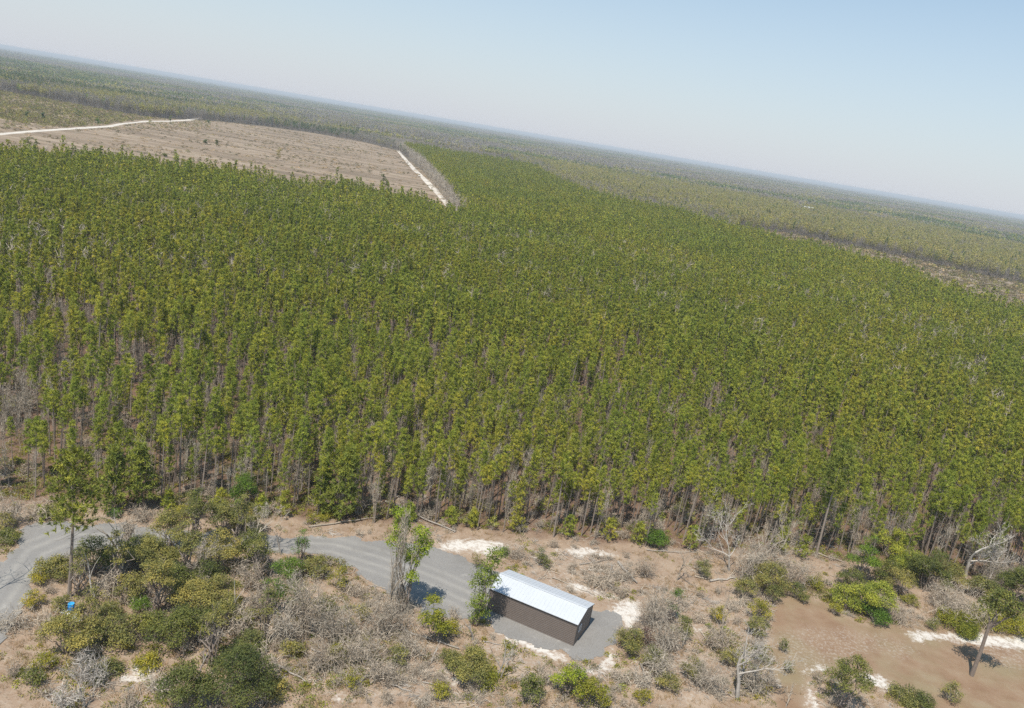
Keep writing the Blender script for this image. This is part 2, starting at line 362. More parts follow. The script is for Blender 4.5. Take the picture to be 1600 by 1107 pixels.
# ------------------------------------------------------------------ regions (traced on the photo, dropped onto the land)
DRIVE = [(-60, 905), (-20, 888), (4, 874), (24, 852), (33, 822), (60, 819), (180, 820), (250, 826), (330, 832), (410, 836), (480, 838), (560, 843), (640, 850), (680, 858), (715, 866), (745, 882), (775, 893), (810, 905), (860, 925), (925, 952), (955, 956), (969, 966), (966, 985), (945, 1030), (925, 1036), (890, 1026), (850, 1013), (800, 998), (768, 980), (752, 968), (700, 968), (672, 968), (650, 945), (620, 932), (600, 925), (565, 908), (550, 890), (520, 872), (480, 866), (420, 862), (300, 858), (200, 858), (130, 862), (95, 875), (70, 893), (52, 915), (40, 945), (22, 965), (10, 990), (-10, 1010), (-60, 1045), (-190, 1060), (-190, 930)]
SANDS = [[(673, 858), (700, 844), (755, 842), (789, 848), (790, 858), (762, 870), (745, 864), (712, 864)],
         [(848, 862), (880, 855), (925, 858), (965, 862), (960, 870), (905, 870)],
         [(945, 948), (975, 936), (1001, 940), (1003, 962), (990, 985), (966, 990), (958, 1015), (962, 1048), (935, 1056), (926, 1040), (946, 1032), (968, 985), (968, 966)],
         [(905, 1046), (935, 1046), (938, 1060), (915, 1062)],
         [(862, 912), (900, 915), (962, 924), (960, 932), (900, 926)],
         [(770, 975), (800, 985), (850, 1006), (888, 1022), (884, 1034), (840, 1022), (795, 1006), (768, 990)],
         [(1405, 986), (1450, 984), (1500, 990), (1560, 992), (1660, 1000), (1660, 1020), (1570, 1018), (1500, 1005), (1430, 1003)],
         [(1250, 1050), (1262, 1036), (1300, 1036), (1302, 1046), (1268, 1050), (1266, 1070), (1292, 1120), (1270, 1120), (1252, 1075)],
         [(1335, 1048), (1360, 1048), (1400, 1070), (1402, 1080), (1380, 1076), (1345, 1062)],
         [(210, 1034), (245, 1030), (250, 1060), (225, 1068), (180, 1066), (185, 1058)],
         [(108, 944), (122, 950), (120, 962), (104, 958)], [(700, 1044), (748, 1050), (735, 1072), (690, 1066)], [(520, 1084), (545, 1080), (560, 1092), (530, 1098)],
         [(1083, 985), (1096, 980), (1100, 1000), (1086, 1004)], [(1100, 1055), (1125, 1050), (1135, 1066), (1108, 1070)], [(1204, 1058), (1216, 1056), (1214, 1078), (1204, 1076)]]
MOTTLE = [[(1215, 990), (1260, 980), (1340, 985), (1390, 992), (1400, 1006), (1360, 1024), (1300, 1036), (1230, 1040)], [(1380, 1000), (1420, 1002), (1440, 1024), (1400, 1030)], [(1520, 1010), (1660, 1015), (1660, 1052), (1580, 1046), (1530, 1032)],
          [(600, 1030), (760, 1040), (760, 1100), (620, 1098), (520, 1100), (560, 1060)], [(840, 868), (990, 872), (980, 935), (900, 935), (830, 905)], [(1060, 930), (1200, 940), (1215, 1090), (1060, 1100), (1000, 1070)],
          [(770, 1000), (900, 1045), (900, 1075), (800, 1060), (745, 1010)], [(1000, 850), (1120, 860), (1110, 868), (1000, 860)], [(640, 840), (830, 845), (850, 862), (700, 868)]]
FIELD = [(1205, 950), (1230, 930), (1275, 935), (1300, 950), (1345, 975), (1400, 978), (1480, 975), (1520, 985), (1680, 1000), (1900, 1040), (1900, 1150), (1430, 1130), (1405, 1078), (1345, 1062), (1300, 1050), (1262, 1056), (1250, 1080), (1275, 1130), (1215, 1130), (1205, 1030)]
FRONT_X = [-400, 0, 150, 300, 400, 480, 560, 640, 700, 760, 850, 930, 1000, 1100, 1200, 1290, 1350, 1420, 1500, 1600, 1900]
FRONT_Y = [755, 776, 780, 788, 797, 802, 808, 806, 812, 818, 828, 834, 840, 850, 852, 862, 868, 880, 890, 905, 950]
FRONT_Y = [y + (9 if 400 < x else 4) for x, y in zip(FRONT_X, FRONT_Y)]
PLANT = [(-500, 165), (0, 236), (100, 240), (170, 243), (300, 264), (450, 286), (560, 299), (650, 315), (700, 328), (735, 333), (705, 290), (665, 248), (625, 222), (580, 205), (640, 208), (720, 220), (800, 243), (880, 288), (960, 313), (1050, 332), (1150, 358), (1230, 374), (1330, 402), (1400, 420), (1440, 438), (1500, 465), (1600, 492), (1750, 545), (2300, 740), (2300, 3000), (-500, 3000)]
CLEAR = [(-500, 50), (0, 142), (60, 152), (130, 166), (200, 178), (260, 186), (330, 189), (400, 196), (480, 207), (560, 220), (622, 236), (660, 268), (690, 298), (716, 328), (760, 380), (700, 400), (500, 340), (300, 330), (0, 300), (-500, 260)]
STRIP = [(1150, 356), (1245, 367), (1300, 379), (1350, 389), (1420, 404), (1470, 416), (1520, 428), (1600, 444), (1750, 470), (2300, 580), (2300, 800), (1600, 540), (1400, 470), (1230, 400), (1150, 372)]

# ------------------------------------------------------------------ ground
def axis(lo, hi, step, far, k=1.07):
    mid = np.arange(lo, hi + step, step); a = [mid[-1]]; s = step
    while a[-1] < far: s *= k; a.append(a[-1] + s)
    b = [mid[0]]; s = step
    while b[-1] > -far: s *= k; b.append(b[-1] - s)
    return np.array(b[:0:-1] + list(mid) + a[1:])
xs = axis(-72, 112, .4, 30000); ys = axis(46, 134, .4, 30000)
GX, GY = np.meshgrid(xs, ys); gx = GX.ravel(); gy = GY.ravel()
near = (gx > -75) & (gx < 115) & (gy > 44) & (gy < 140)
jx = (fbm(gx, gy, 2.2, 5) - .5) * 26; jy = (fbm(gx, gy, 2.2, 9) - .5) * 16
ppx, ppy = proj(gx, gy, 0 * gx); qx = ppx + jx; qy = ppy + jy
sand = np.zeros(len(gx)); mott = np.zeros(len(gx)); field = np.zeros(len(gx)); forest = np.ones(len(gx))
for P_ in SANDS: sand[near & pip(qx, qy, P_)] = 1
for P_ in MOTTLE: mott[near & pip(qx, qy, P_)] = 1
field[near & pip(qx, qy, FIELD)] = 1
front = np.interp(ppx, FRONT_X, FRONT_Y)
forest = np.clip((front - qy) / 14 + .6, 0, 1); forest[gy > 150] = 1; forest[(gy < 45)] = 0
def blur(a, k=1):
    a = a.reshape(GX.shape)
    for _ in range(k):
        b = a.copy(); b[1:-1, 1:-1] = (a[1:-1, 1:-1] * 2 + a[2:, 1:-1] + a[:-2, 1:-1] + a[1:-1, 2:] + a[1:-1, :-2]) / 6; a = b
    return a.ravel()
relief = (fbm(gx, gy, 9, 31) - .5) * .5 + (fbm(gx, gy, 1.5, 33) - .5) * .16
drv = near & pip(ppx, ppy, DRIVE)
flat = np.clip(blur(((near & pip(ppx, ppy, [(x, y) for x, y in DRIVE])) | (field > 0)).astype(float), 14) * 1.7, 0, 1)
gz = np.where(near, relief * (1 - flat), 0.0)
edge = np.clip(np.minimum.reduce([gx + 72, 112 - gx, gy - 46, 134 - gy]) / 5, 0, 1); gz = gz * edge
nx, ny = len(xs), len(ys); ii = np.arange(nx * ny).reshape(ny, nx)
gf = np.stack([ii[:-1, :-1], ii[:-1, 1:], ii[1:, 1:], ii[1:, :-1]], -1).reshape(-1, 4)
mb = MB(); mb.add(np.stack([gx, gy, gz], 1), gf)
m, nt, out = new_mat('ground soil')
tc = node(nt, 'ShaderNodeTexCoord'); O = tc.outputs['Object']
def attr(nm):
    a = node(nt, 'ShaderNodeAttribute'); a.attribute_name = nm; return a.outputs['Fac']
n1 = noise(nt, O, .35, 6, .6); n2 = noise(nt, O, 2.3, 6, .7); n3 = noise(nt, O, .09, 4); n4 = noise(nt, O, 6.0, 4, .7)
base = ramp(nt, n1, [(.3, (.30, .20, .13)), (.5, (.39, .275, .188)), (.7, (.46, .345, .245))])
base = mixc(nt, mathn(nt, 'MULTIPLY', ramp(nt, n2, [(.45, (0, 0, 0)), (.7, (1, 1, 1))]), .55), base, (.50, .42, .33))
base = mixc(nt, ramp(nt, n4, [(.56, (0, 0, 0)), (.72, (.8, .8, .8))]), base, (.20, .135, .09))
fcol = ramp(nt, n2, [(.3, (.15, .09, .06)), (.6, (.24, .155, .105)), (.8, (.33, .24, .175))])
base = mixc(nt, attr('forest'), base, fcol)
fld = ramp(nt, n1, [(.3, (.27, .165, .10)), (.55, (.33, .22, .14)), (.75, (.37, .275, .185))])
fld = mixc(nt, ramp(nt, n3, [(.45, (0, 0, 0)), (.62, (.45, .45, .45))]), fld, (.31, .28, .16))
base = mixc(nt, attr('field'), base, fld)
mm = mathn(nt, 'MULTIPLY', attr('mottle'), ramp(nt, noise(nt, O, 2.4, 7, .8), [(.50, (0, 0, 0)), (.68, (1, 1, 1))]))
base = mixc(nt, mathn(nt, 'MULTIPLY', mm, .8), base, (.58, .53, .46))
ss = mathn(nt, 'ADD', attr('sand'), mathn(nt, 'MULTIPLY', mathn(nt, 'SUBTRACT', noise(nt, O, 1.1, 8, .8), .53), 3.6))
base = mixc(nt, ramp(nt, ss, [(.34, (0, 0, 0)), (.90, (1, 1, 1))]), base, (.74, .68, .60))
# far land under the woods
sx = node(nt, 'ShaderNodeSeparateXYZ'); nt.links.new(O, sx.inputs[0])
base = mixc(nt, mathn(nt, 'DIVIDE', mathn(nt, 'SUBTRACT', sx.outputs[1], 250), 200, True), base, ramp(nt, n2, [(.3, (.12, .10, .07)), (.7, (.22, .18, .13))]))
farf = mathn(nt, 'DIVIDE', mathn(nt, 'SUBTRACT', sx.outputs[1], 2500), 4000, True)
fc = ramp(nt, noise(nt, O, .0012, 6, .6), [(.35, (.07, .085, .05)), (.5, (.12, .115, .075)), (.65, (.17, .15, .11))])
base = mixc(nt, farf, base, fc)
bs = node(nt, 'ShaderNodeBsdfPrincipled'); bs.inputs['Roughness'].default_value = .95; bs.inputs['Specular IOR Level'].default_value = .1
base = mixc(nt, 1.0, base, (KA, KA, KA), 'MULTIPLY')
nt.links.new(base, bs.inputs['Base Color'])
bp = node(nt, 'ShaderNodeBump'); bp.inputs['Strength'].default_value = .6; bp.inputs['Distance'].default_value = .12
nt.links.new(noise(nt, O, 3.0, 8, .75), bp.inputs['Height']); nt.links.new(bp.outputs[0], bs.inputs['Normal']); nt.links.new(bs.outputs[0], out.inputs[0])
ground = mb.build('ground', m, smooth=True); tag(ground, kind='structure')
for nm, a in (('sand', blur(sand, 8)), ('mottle', blur(mott, 5)), ('field', blur(field, 3)), ('forest', forest)):
    at_ = ground.data.attributes.new(nm, 'FLOAT', 'POINT'); at_.data.foreach_set('value', a.astype(np.float32))

def gh(x, y):
    i0 = np.searchsorted(xs, x); j0 = np.searchsorted(ys, y)
    i0 = min(max(i0, 0), nx - 1); j0 = min(max(j0, 0), ny - 1)
    return float(gz[j0 * nx + i0])
GZ2 = gz.reshape(ny, nx)
def ghv(x, y):
    i0 = np.clip(np.searchsorted(xs, x), 0, nx - 1); j0 = np.clip(np.searchsorted(ys, y), 0, ny - 1); return GZ2[j0, i0]

def sheet(name, poly, z, mat, step, seed=3, jit=(14, 6), sc=2.0, far=False, thick=.0, keep=None):
    w = np.array([g(x, y)[:2] for x, y in poly]); x0, y0 = w.min(0); x1, y1 = w.max(0)
    ax = np.arange(x0 - step, x1 + step, step); ay = np.arange(y0 - step, y1 + step, step)
    X, Y = np.meshgrid(ax, ay); a = (fbm(X, Y, sc, seed) - .5) * jit[0]; b = (fbm(X, Y, sc, seed + 3) - .5) * jit[1]
    cx = (X[:-1, :-1] + X[1:, 1:]) / 2; cy = (Y[:-1, :-1] + Y[1:, 1:]) / 2
    jx_ = (fbm(cx, cy, sc, seed) - .5) * jit[0]; jy_ = (fbm(cx, cy, sc, seed + 3) - .5) * jit[0]
    k = pip(cx + jx_, cy + jy_, [tuple(p) for p in w])
    I = np.arange(X.size).reshape(X.shape); F = np.stack([I[:-1, :-1], I[:-1, 1:], I[1:, 1:], I[1:, :-1]], -1)[k]
    used = np.unique(F); mp = np.zeros(X.size, int); mp[used] = np.arange(len(used))
    q = MB(); q.add(np.stack([X.ravel()[used], Y.ravel()[used], np.full(len(used), z) if np.isscalar(z) else 0], 1), mp[F])
    o = q.build(name, mat, smooth=True); tag(o, kind='structure'); return o

# gravel drive and turnaround
m, nt, out = new_mat('gravel')
tc = node(nt, 'ShaderNodeTexCoord'); O = tc.outputs['Object']
c = ramp(nt, noise(nt, O, .25, 5, .6), [(.3, (.205, .188, .165)), (.7, (.275, .252, .22))])
c = mixc(nt, .55, c, ramp(nt, noise(nt, O, 7, 5, .8), [(.3, (.15, .14, .13)), (.7, (.36, .34, .315))]))
c = mixc(nt, ramp(nt, noise(nt, O, .5, 6, .7), [(.60, (0, 0, 0)), (.72, (.55, .55, .55))]), c, (.46, .42, .37))
ra = node(nt, 'ShaderNodeAttribute'); ra.attribute_name = 'rut'
c = mixc(nt, mathn(nt, 'MULTIPLY', ra.outputs['Fac'], mathn(nt, 'MULTIPLY', noise(nt, O, .8, 4, .6), .75), True), c, (.40, .37, .32))
c = mixc(nt, ramp(nt, noise(nt, O, .16, 6, .7), [(.52, (0, 0, 0)), (.68, (.5, .5, .5))]), c, (.17, .155, .135))
bs = node(nt, 'ShaderNodeBsdfPrincipled'); bs.inputs['Roughness'].default_value = .9; nt.links.new(c, bs.inputs['Base Color'])
bp = node(nt, 'ShaderNodeBump'); bp.inputs['Strength'].default_value = .4; bp.inputs['Distance'].default_value = .04
nt.links.new(noise(nt, O, 12, 4, .8), bp.inputs['Height']); nt.links.new(bp.outputs[0], bs.inputs['Normal']); nt.links.new(bs.outputs[0], out.inputs[0])
drv_o = sheet('driveway', DRIVE, .035, m, .22, jit=(2.4, 2.4), sc=1.8)
CL = np.array([g(x, y)[:2] for x, y in [(-60, 1000), (-8, 945), (28, 900), (58, 862), (110, 842), (250, 842), (400, 850), (520, 857), (600, 880), (680, 910), (745, 940)]])
vv = np.zeros(len(drv_o.data.vertices) * 3, np.float32); drv_o.data.vertices.foreach_get('co', vv); vv = vv.reshape(-1, 3)[:, :2]; dmin = np.full(len(vv), 99.0)
for a_, b_ in zip(CL[:-1], CL[1:]):
    d_ = b_ - a_; t_ = np.clip(((vv - a_) @ d_) / (d_ @ d_), 0, 1); dmin = np.minimum(dmin, np.linalg.norm(vv - a_ - t_[:, None] * d_, axis=1))
rut = np.exp(-((dmin - .95) / .38) ** 2) + .7 * np.exp(-((dmin - 2.6) / .4) ** 2)
at_ = drv_o.data.attributes.new('rut', 'FLOAT', 'POINT'); at_.data.foreach_set('value', rut.astype(np.float32))

# the clear-cut far left and the bare strip far right
def clear_mat(name, a, b, c_, green):
    m, nt, out = new_mat(name); tc = node(nt, 'ShaderNodeTexCoord'); O = tc.outputs['Object']
    mp = node(nt, 'ShaderNodeMapping'); mp.inputs['Scale'].default_value = (.010, .05, 1); nt.links.new(O, mp.inputs[0])
    s = noise(nt, mp.outputs[0], 1.0, 7, .65)
    c = ramp(nt, s, [(.38, a), (.5, b), (.62, c_)])
    c = mixc(nt, ramp(nt, noise(nt, O, .12, 6, .75), [(.50, (0, 0, 0)), (.66, (.6, .6, .6))]), c, green)
    c = mixc(nt, ramp(nt, noise(nt, mp.outputs[0], 2.6, 6, .8), [(.66, (0, 0, 0)), (.74, (.7, .7, .7))]), c, (.60, .52, .42))
    bs = node(nt, 'ShaderNodeBsdfPrincipled'); bs.inputs['Roughness'].default_value = .95; nt.links.new(c, bs.inputs['Base Color']); nt.links.new(bs.outputs[0], out.inputs[0]); return m
CM = clear_mat('cleared land', (.18, .125, .075), (.275, .195, .125), (.35, .26, .175), (.15, .135, .065))
sheet('cleared_field', CLEAR, .06, CM, 5.0, jit=(20, 20), sc=30)
sheet('cleared_strip', STRIP, .06, clear_mat('bare strip', (.19, .14, .095), (.26, .195, .135), (.38, .30, .22), (.16, .135, .08)), 4.0, jit=(14, 14), sc=20)
SM = plain_mat('white sand track', (.60, .53, .44), .9, 0, .25, .12)
def ribbon(name, pts, w, z, mat):
    W = [g(x, y)[:2] for x, y in pts]; P_ = []
    for a, b in zip(W[:-1], W[1:]):
        for t in np.linspace(0, 1, 12, endpoint=False): P_.append(a + (b - a) * t)
    P_.append(W[-1]); P_ = np.array(P_); d = np.gradient(P_, axis=0); n = unit(np.stack([-d[:, 1], d[:, 0]], 1))
    k = np.arange(len(P_)); ww = w * (.75 + .6 * vnoise(k, k * 0, 4, 3))[:, None]
    V = np.concatenate([P_ + n * ww / 2, P_ - n * ww / 2]); N_ = len(P_)
    q = MB(); q.add(np.column_stack([V, np.full(len(V), z)]), [(i, i + 1, N_ + i + 1, N_ + i) for i in range(N_ - 1)])
    return tag(q.build(name, mat), kind='structure')
ribbon('sand_track', [(-150, 222), (0, 210), (60, 205), (120, 201), (170, 198), (190, 194), (230, 190)], 5.5, .08, SM)
ribbon('sand_track', [(230, 190), (262, 190), (295, 188), (325, 182)], 7, .084, SM)
ribbon('sand_road', [(622, 236), (632, 248), (648, 266), (664, 281), (680, 298), (696, 316), (706, 330)], 5.0, .088, SM)

# ------------------------------------------------------------------ metal shed
B = g(895, 1010); E1 = g(919.5, 977.5)
wdir = unit((E1 - B)[:2]); ang = math.atan2(wdir[1], wdir[0]) - math.pi / 2
E0 = g(766, 920, 2.95)
L_ = float(abs((E0 - B)[:2] @ np.array([math.cos(ang + math.pi), math.sin(ang + math.pi)]))) ; W_ = 5.15; WH = 2.9; RH = .72
m_wall = plain_mat('brown metal siding', (.165, .132, .112), .5, .1, .07, 1.5)
m_wall2 = m_wall
m_trim = plain_mat('dark bronze trim', (.035, .03, .028), .5, .2, .1)
m_roof, nt, out = new_mat('galvanised roof')
tc = node(nt, 'ShaderNodeTexCoord'); c = ramp(nt, noise(nt, tc.outputs['Object'], .7, 4), [(.3, (.54, .553, .565)), (.7, (.57, .583, .595))])
bs = node(nt, 'ShaderNodeBsdfPrincipled'); bs.inputs['Roughness'].default_value = .7; bs.inputs['Metallic'].default_value = .15; bs.inputs['Specular IOR Level'].default_value = .2
nt.links.new(c, bs.inputs['Base Color']); nt.links.new(bs.outputs[0], out.inputs[0])
m_white = plain_mat('white painted metal', (.75, .76, .77), .4, 0, .05); m_glass = plain_mat('dark window glass', (.03, .035, .04), .08, 0, .1)
shed = empty('metal_shed', (B[0], B[1], .035), 'long brown metal shed with a pale gabled metal roof on the gravel pad', 'shed', rz=ang)
def siding(length, flip=1, z1=WH, pitch=.23, dep=.03, zf=None):
    """horizontal lapped ribs of a wall along +x, outside facing -y"""
    q = MB(); n = int(round(z1 / pitch)); p = z1 / n
    for i in range(n):
        z = i * p; x0, x1 = (zf(z), length - zf(z)) if zf else (0, length)
        v = [(x0, -dep, z + .02), (x1, -dep, z + .02), (x1, -.004, z + p * .62), (x0, -.004, z + p * .62), (x0, -.004, z + p), (x1, -.004, z + p), (x1, -dep, z + p + .02), (x0, -dep, z + p + .02)]
        q.add(v, [(0, 1, 2, 3), (3, 2, 5, 4), (4, 5, 6, 7)])
    q.add([(0, 0, 0), (length, 0, 0), (length, 0, z1), (0, 0, z1)], [(0, 1, 2, 3)])
    return q
def xf(q, origin, rz):
    c, s = math.cos(rz), math.sin(rz)
    for i, v in enumerate(q.v): q.v[i] = np.stack([v[:, 0] * c - v[:, 1] * s + origin[0], v[:, 0] * s + v[:, 1] * c + origin[1], v[:, 2] + origin[2]], 1)
    return q
PI = math.pi
xf(siding(L_), (-L_, 0, 0), 0).build('wall', m_wall, shed)
xf(siding(L_), (0, W_, 0), PI).build('wall', m_wall, shed)
def endwall():
    q = siding(W_)
    n = 4
    for i in range(n):                      # gable rows
        z0 = WH + i * RH / n; z1 = WH + (i + 1) * RH / n; a0 = W_ / 2 * i / n; a1 = W_ / 2 * (i + 1) / n
        q.add([(a0, -.03, z0 + .02), (W_ - a0, -.03, z0 + .02), (W_ - a1, -.004, z1), (a1, -.004, z1)], [(0, 1, 2, 3)])
    return q
xf(endwall(), (0, 0, 0), PI / 2).build('wall', m_wall, shed)
xf(endwall(), (-L_, W_, 0), -PI / 2).build('wall', m_wall, shed)
q = MB(); ov = .16; th = .05                # roof: two slopes with standing ribs
sl = RH / (W_ / 2)
for s in (0, 1):
    y0 = -ov if s == 0 else W_ + ov; z0 = WH - ov * sl + .05; yr = W_ / 2; zr = WH + RH + .05
    v = [(-L_ - .15, y0, z0), (.15, y0, z0), (.15, yr, zr), (-L_ - .15, yr, zr)]; v2 = [(x, y, z - th) for x, y, z in v]
    q.add(v + v2, [(0, 1, 2, 3), (7, 6, 5, 4), (0, 4, 5, 1), (1, 5, 6, 2), (3, 7, 4, 0)])
roof = q.build('roof', m_roof, shed)
q = MB()
x = -L_ + .15
while x < 0:
    for s in (0, 1):
        y0 = -ov if s == 0 else W_ + ov; z0 = WH - ov * sl + .052; yr = W_ / 2; zr = WH + RH + .052
        a = [(x - .02, y0, z0), (x + .02, y0, z0), (x + .02, yr, zr), (x - .02, yr, zr)]; b = [(X, Y, Z + .022) for X, Y, Z in a]
        q.add(a + b, [(4, 5, 6, 7), (0, 1, 5, 4), (1, 2, 6, 5), (2, 3, 7, 6), (3, 0, 4, 7)])
    x += .46
o = q.build('roof_rib', m_roof, roof)
q = MB(); box(q, -L_ - .16, .16, W_ / 2 - .12, W_ / 2 + .12, WH + RH + .055, WH + RH + .09); q.build('ridge_cap', m_roof, roof)
q = MB(); box(q, -L_ - .13, .13, -ov + .02, -ov + .10, WH - .16, WH - .035); q.build('fascia', m_trim, shed)
q = MB(); box(q, -L_ - .13, .13, W_ + ov - .10, W_ + ov - .02, WH - .16, WH - .035); q.build('fascia', m_trim, shed)
for x0 in (-.02, -L_ - .05):
    for y0 in (-.05, W_ - .02):
        q = MB(); box(q, x0, x0 + .07, y0, y0 + .07, 0, WH - .17); q.build('corner_trim', m_wall, shed)
win = MB(); box(win, .032, .07, .95, 1.75, 1.25, 1.33); box(win, .032, .07, .95, 1.75, 1.97, 2.05); box(win, .032, .07, .95, 1.03, 1.33, 1.97); box(win, .032, .07, 1.67, 1.75, 1.33, 1.97)
wo = win.build('window', m_white, shed); q = MB(); box(q, .034, .045, 1.03, 1.67, 1.33, 1.97); q.build('pane', m_glass, wo)
q = MB(); box(q, -L_ - .075, -L_ - .035, 1.1, 4.0, .02, 2.4)
for k in range(1, 8): box(q, -L_ - .085, -L_ - .076, 1.12, 3.98, k * .3 - .012, k * .3 + .012)
gd = q.build('roll_up_door', m_white, shed); q = MB(); box(q, -L_ - .12, -L_ - .088, 2.4, 2.7, .95, 1.0); q.build('handle', m_trim, gd)

# ------------------------------------------------------------------ blue drum, bag and litter by the tall pine
def lathe(mb, prof, n=24, cx=0, cy=0):
    th = np.arange(n) * 2 * PI / n; V = []; F = []
    for r, z in prof: V += [(cx + r * math.cos(t), cy + r * math.sin(t), z) for t in th]
    for i in range(len(prof) - 1):
        for k in range(n): F.append((i * n + k, i * n + (k + 1) % n, (i + 1) * n + (k + 1) % n, (i + 1) * n + k))
    mb.add(V, F)
p = g(111, 955); gzz = gh(p[0], p[1])
drum = empty('drum', (p[0], p[1], gzz), 'blue plastic drum standing in the weeds near the foot of the tall pine', 'drum', sc=1.05)
q = MB(); lathe(q, [(0.001, 0), (.27, 0), (.29, .03), (.30, .28), (.315, .30), (.30, .32), (.30, .58), (.315, .60), (.30, .62), (.29, .86), (.27, .9)]); q.build('body', plain_mat('blue plastic', (.02, .22, .55), .4, 0, .12), drum, True)
q = MB(); lathe(q, [(.295, .875), (.30, .90), (.295, .925), (.25, .925), (.245, .905), (0.001, .905)]); q.build('lid', plain_mat('pale blue lid', (.05, .38, .70), .4, 0, .15), drum)
p = g(126, 957)
rng = np.random.default_rng(4); q = MB(); nu, nv = 18, 10; V = []
for j in range(nv + 1):
    for i in range(nu):
        a = i * 2 * PI / nu; b = j * PI / nv; r = .48 * (1 + .16 * math.sin(5 * a + 3 * b) + rng.normal() * .05)
        V.append((r * math.cos(a) * math.sin(b), r * .9 * math.sin(a) * math.sin(b), .34 - .34 * math.cos(b) * (1 + rng.normal() * .03)))
q.add(V, [(j * nu + i, j * nu + (i + 1) % nu, (j + 1) * nu + (i + 1) % nu, (j + 1) * nu + i) for j in range(nv) for i in range(nu)])
bag = empty('rubbish_bag', (p[0], p[1], gh(p[0], p[1])), 'black lumpy rubbish bag lying just right of the blue drum', 'bag')
q.build('sack', plain_mat('black plastic', (.022, .024, .024), .3, 0, .3), bag, True); q = MB(); tube(q, [(0, 0, .66), (.03, 0, .78), (.12, .04, .86)], [.05, .03, .07], 6); q.build('knot', plain_mat('black plastic', (.03, .032, .032), .3), bag)
for k, (x, y, w, lab) in enumerate([(104, 957, .5, 'white crumpled litter sheet left of the blue drum'), (116, 962, .42, 'white crumpled litter sheet in front of the blue drum'), (119, 969, .5, 'pale flattened litter sheet farthest in front of the blue drum')]):
    p = g(x, y); q = MB(); n = 5; r_ = np.random.default_rng(k); X, Y = np.meshgrid(np.linspace(-w, w, n), np.linspace(-w * .6, w * .6, n)); Z = r_.uniform(.03, .16, X.shape)
    I = np.arange(n * n).reshape(n, n); F = np.stack([I[:-1, :-1], I[:-1, 1:], I[1:, 1:], I[1:, :-1]], -1).reshape(-1, 4); V = np.stack([X.ravel(), Y.ravel(), Z.ravel()], 1)
    q.add(V, F); q.add(V - [0, 0, .02], F[:, ::-1])
    o = q.build('litter_sheet', m_white); o.location = (p[0], p[1], gh(p[0], p[1])); o.rotation_euler = (0, 0, k * 1.3); tag(o, lab, 'litter', 'litter around the blue drum')

# ------------------------------------------------------------------ plants placed where the photo shows them
def height_for(p, ytop):
    z = np.arange(.3, 30, .05); _, yy = proj(p[0] + 0 * z, p[1] + 0 * z, z); return float(z[np.argmin(np.abs(yy - ytop))])
def mpp(p):   # metres per photo pixel at a place
    return float(np.linalg.norm(np.array([p[0], p[1], 2 - CAM_H])) / FPX)
occupied = []
def place_broad(name, cat, x, yb, yt, w, mat, label, seed, group=None, lobes=6, ls=.2, base=.2, dens=1.0):
    wm0 = w * mpp(g(x, yb)); p = g(x, yb - w * .12); h = max(.5, height_for(p, yt)) ; wm = w * mpp(p)
    e = empty(name, (p[0], p[1], gh(p[0], p[1]) - .03), label, cat, group, rz=0)
    T, Cn = broad(seed, h, wm, lobes, ls, dens, base, stem=.03 + .012 * h)
    T.build('stem' if h < 3 else 'trunk', M['twig'] if h < 3 else M['pinebark'], e); Cn.build('foliage', M[mat], e)
    occupied.append((p[0], p[1], wm * .4)); return e
G_OAK = 'evergreen oaks of the thicket inside the drive bend'
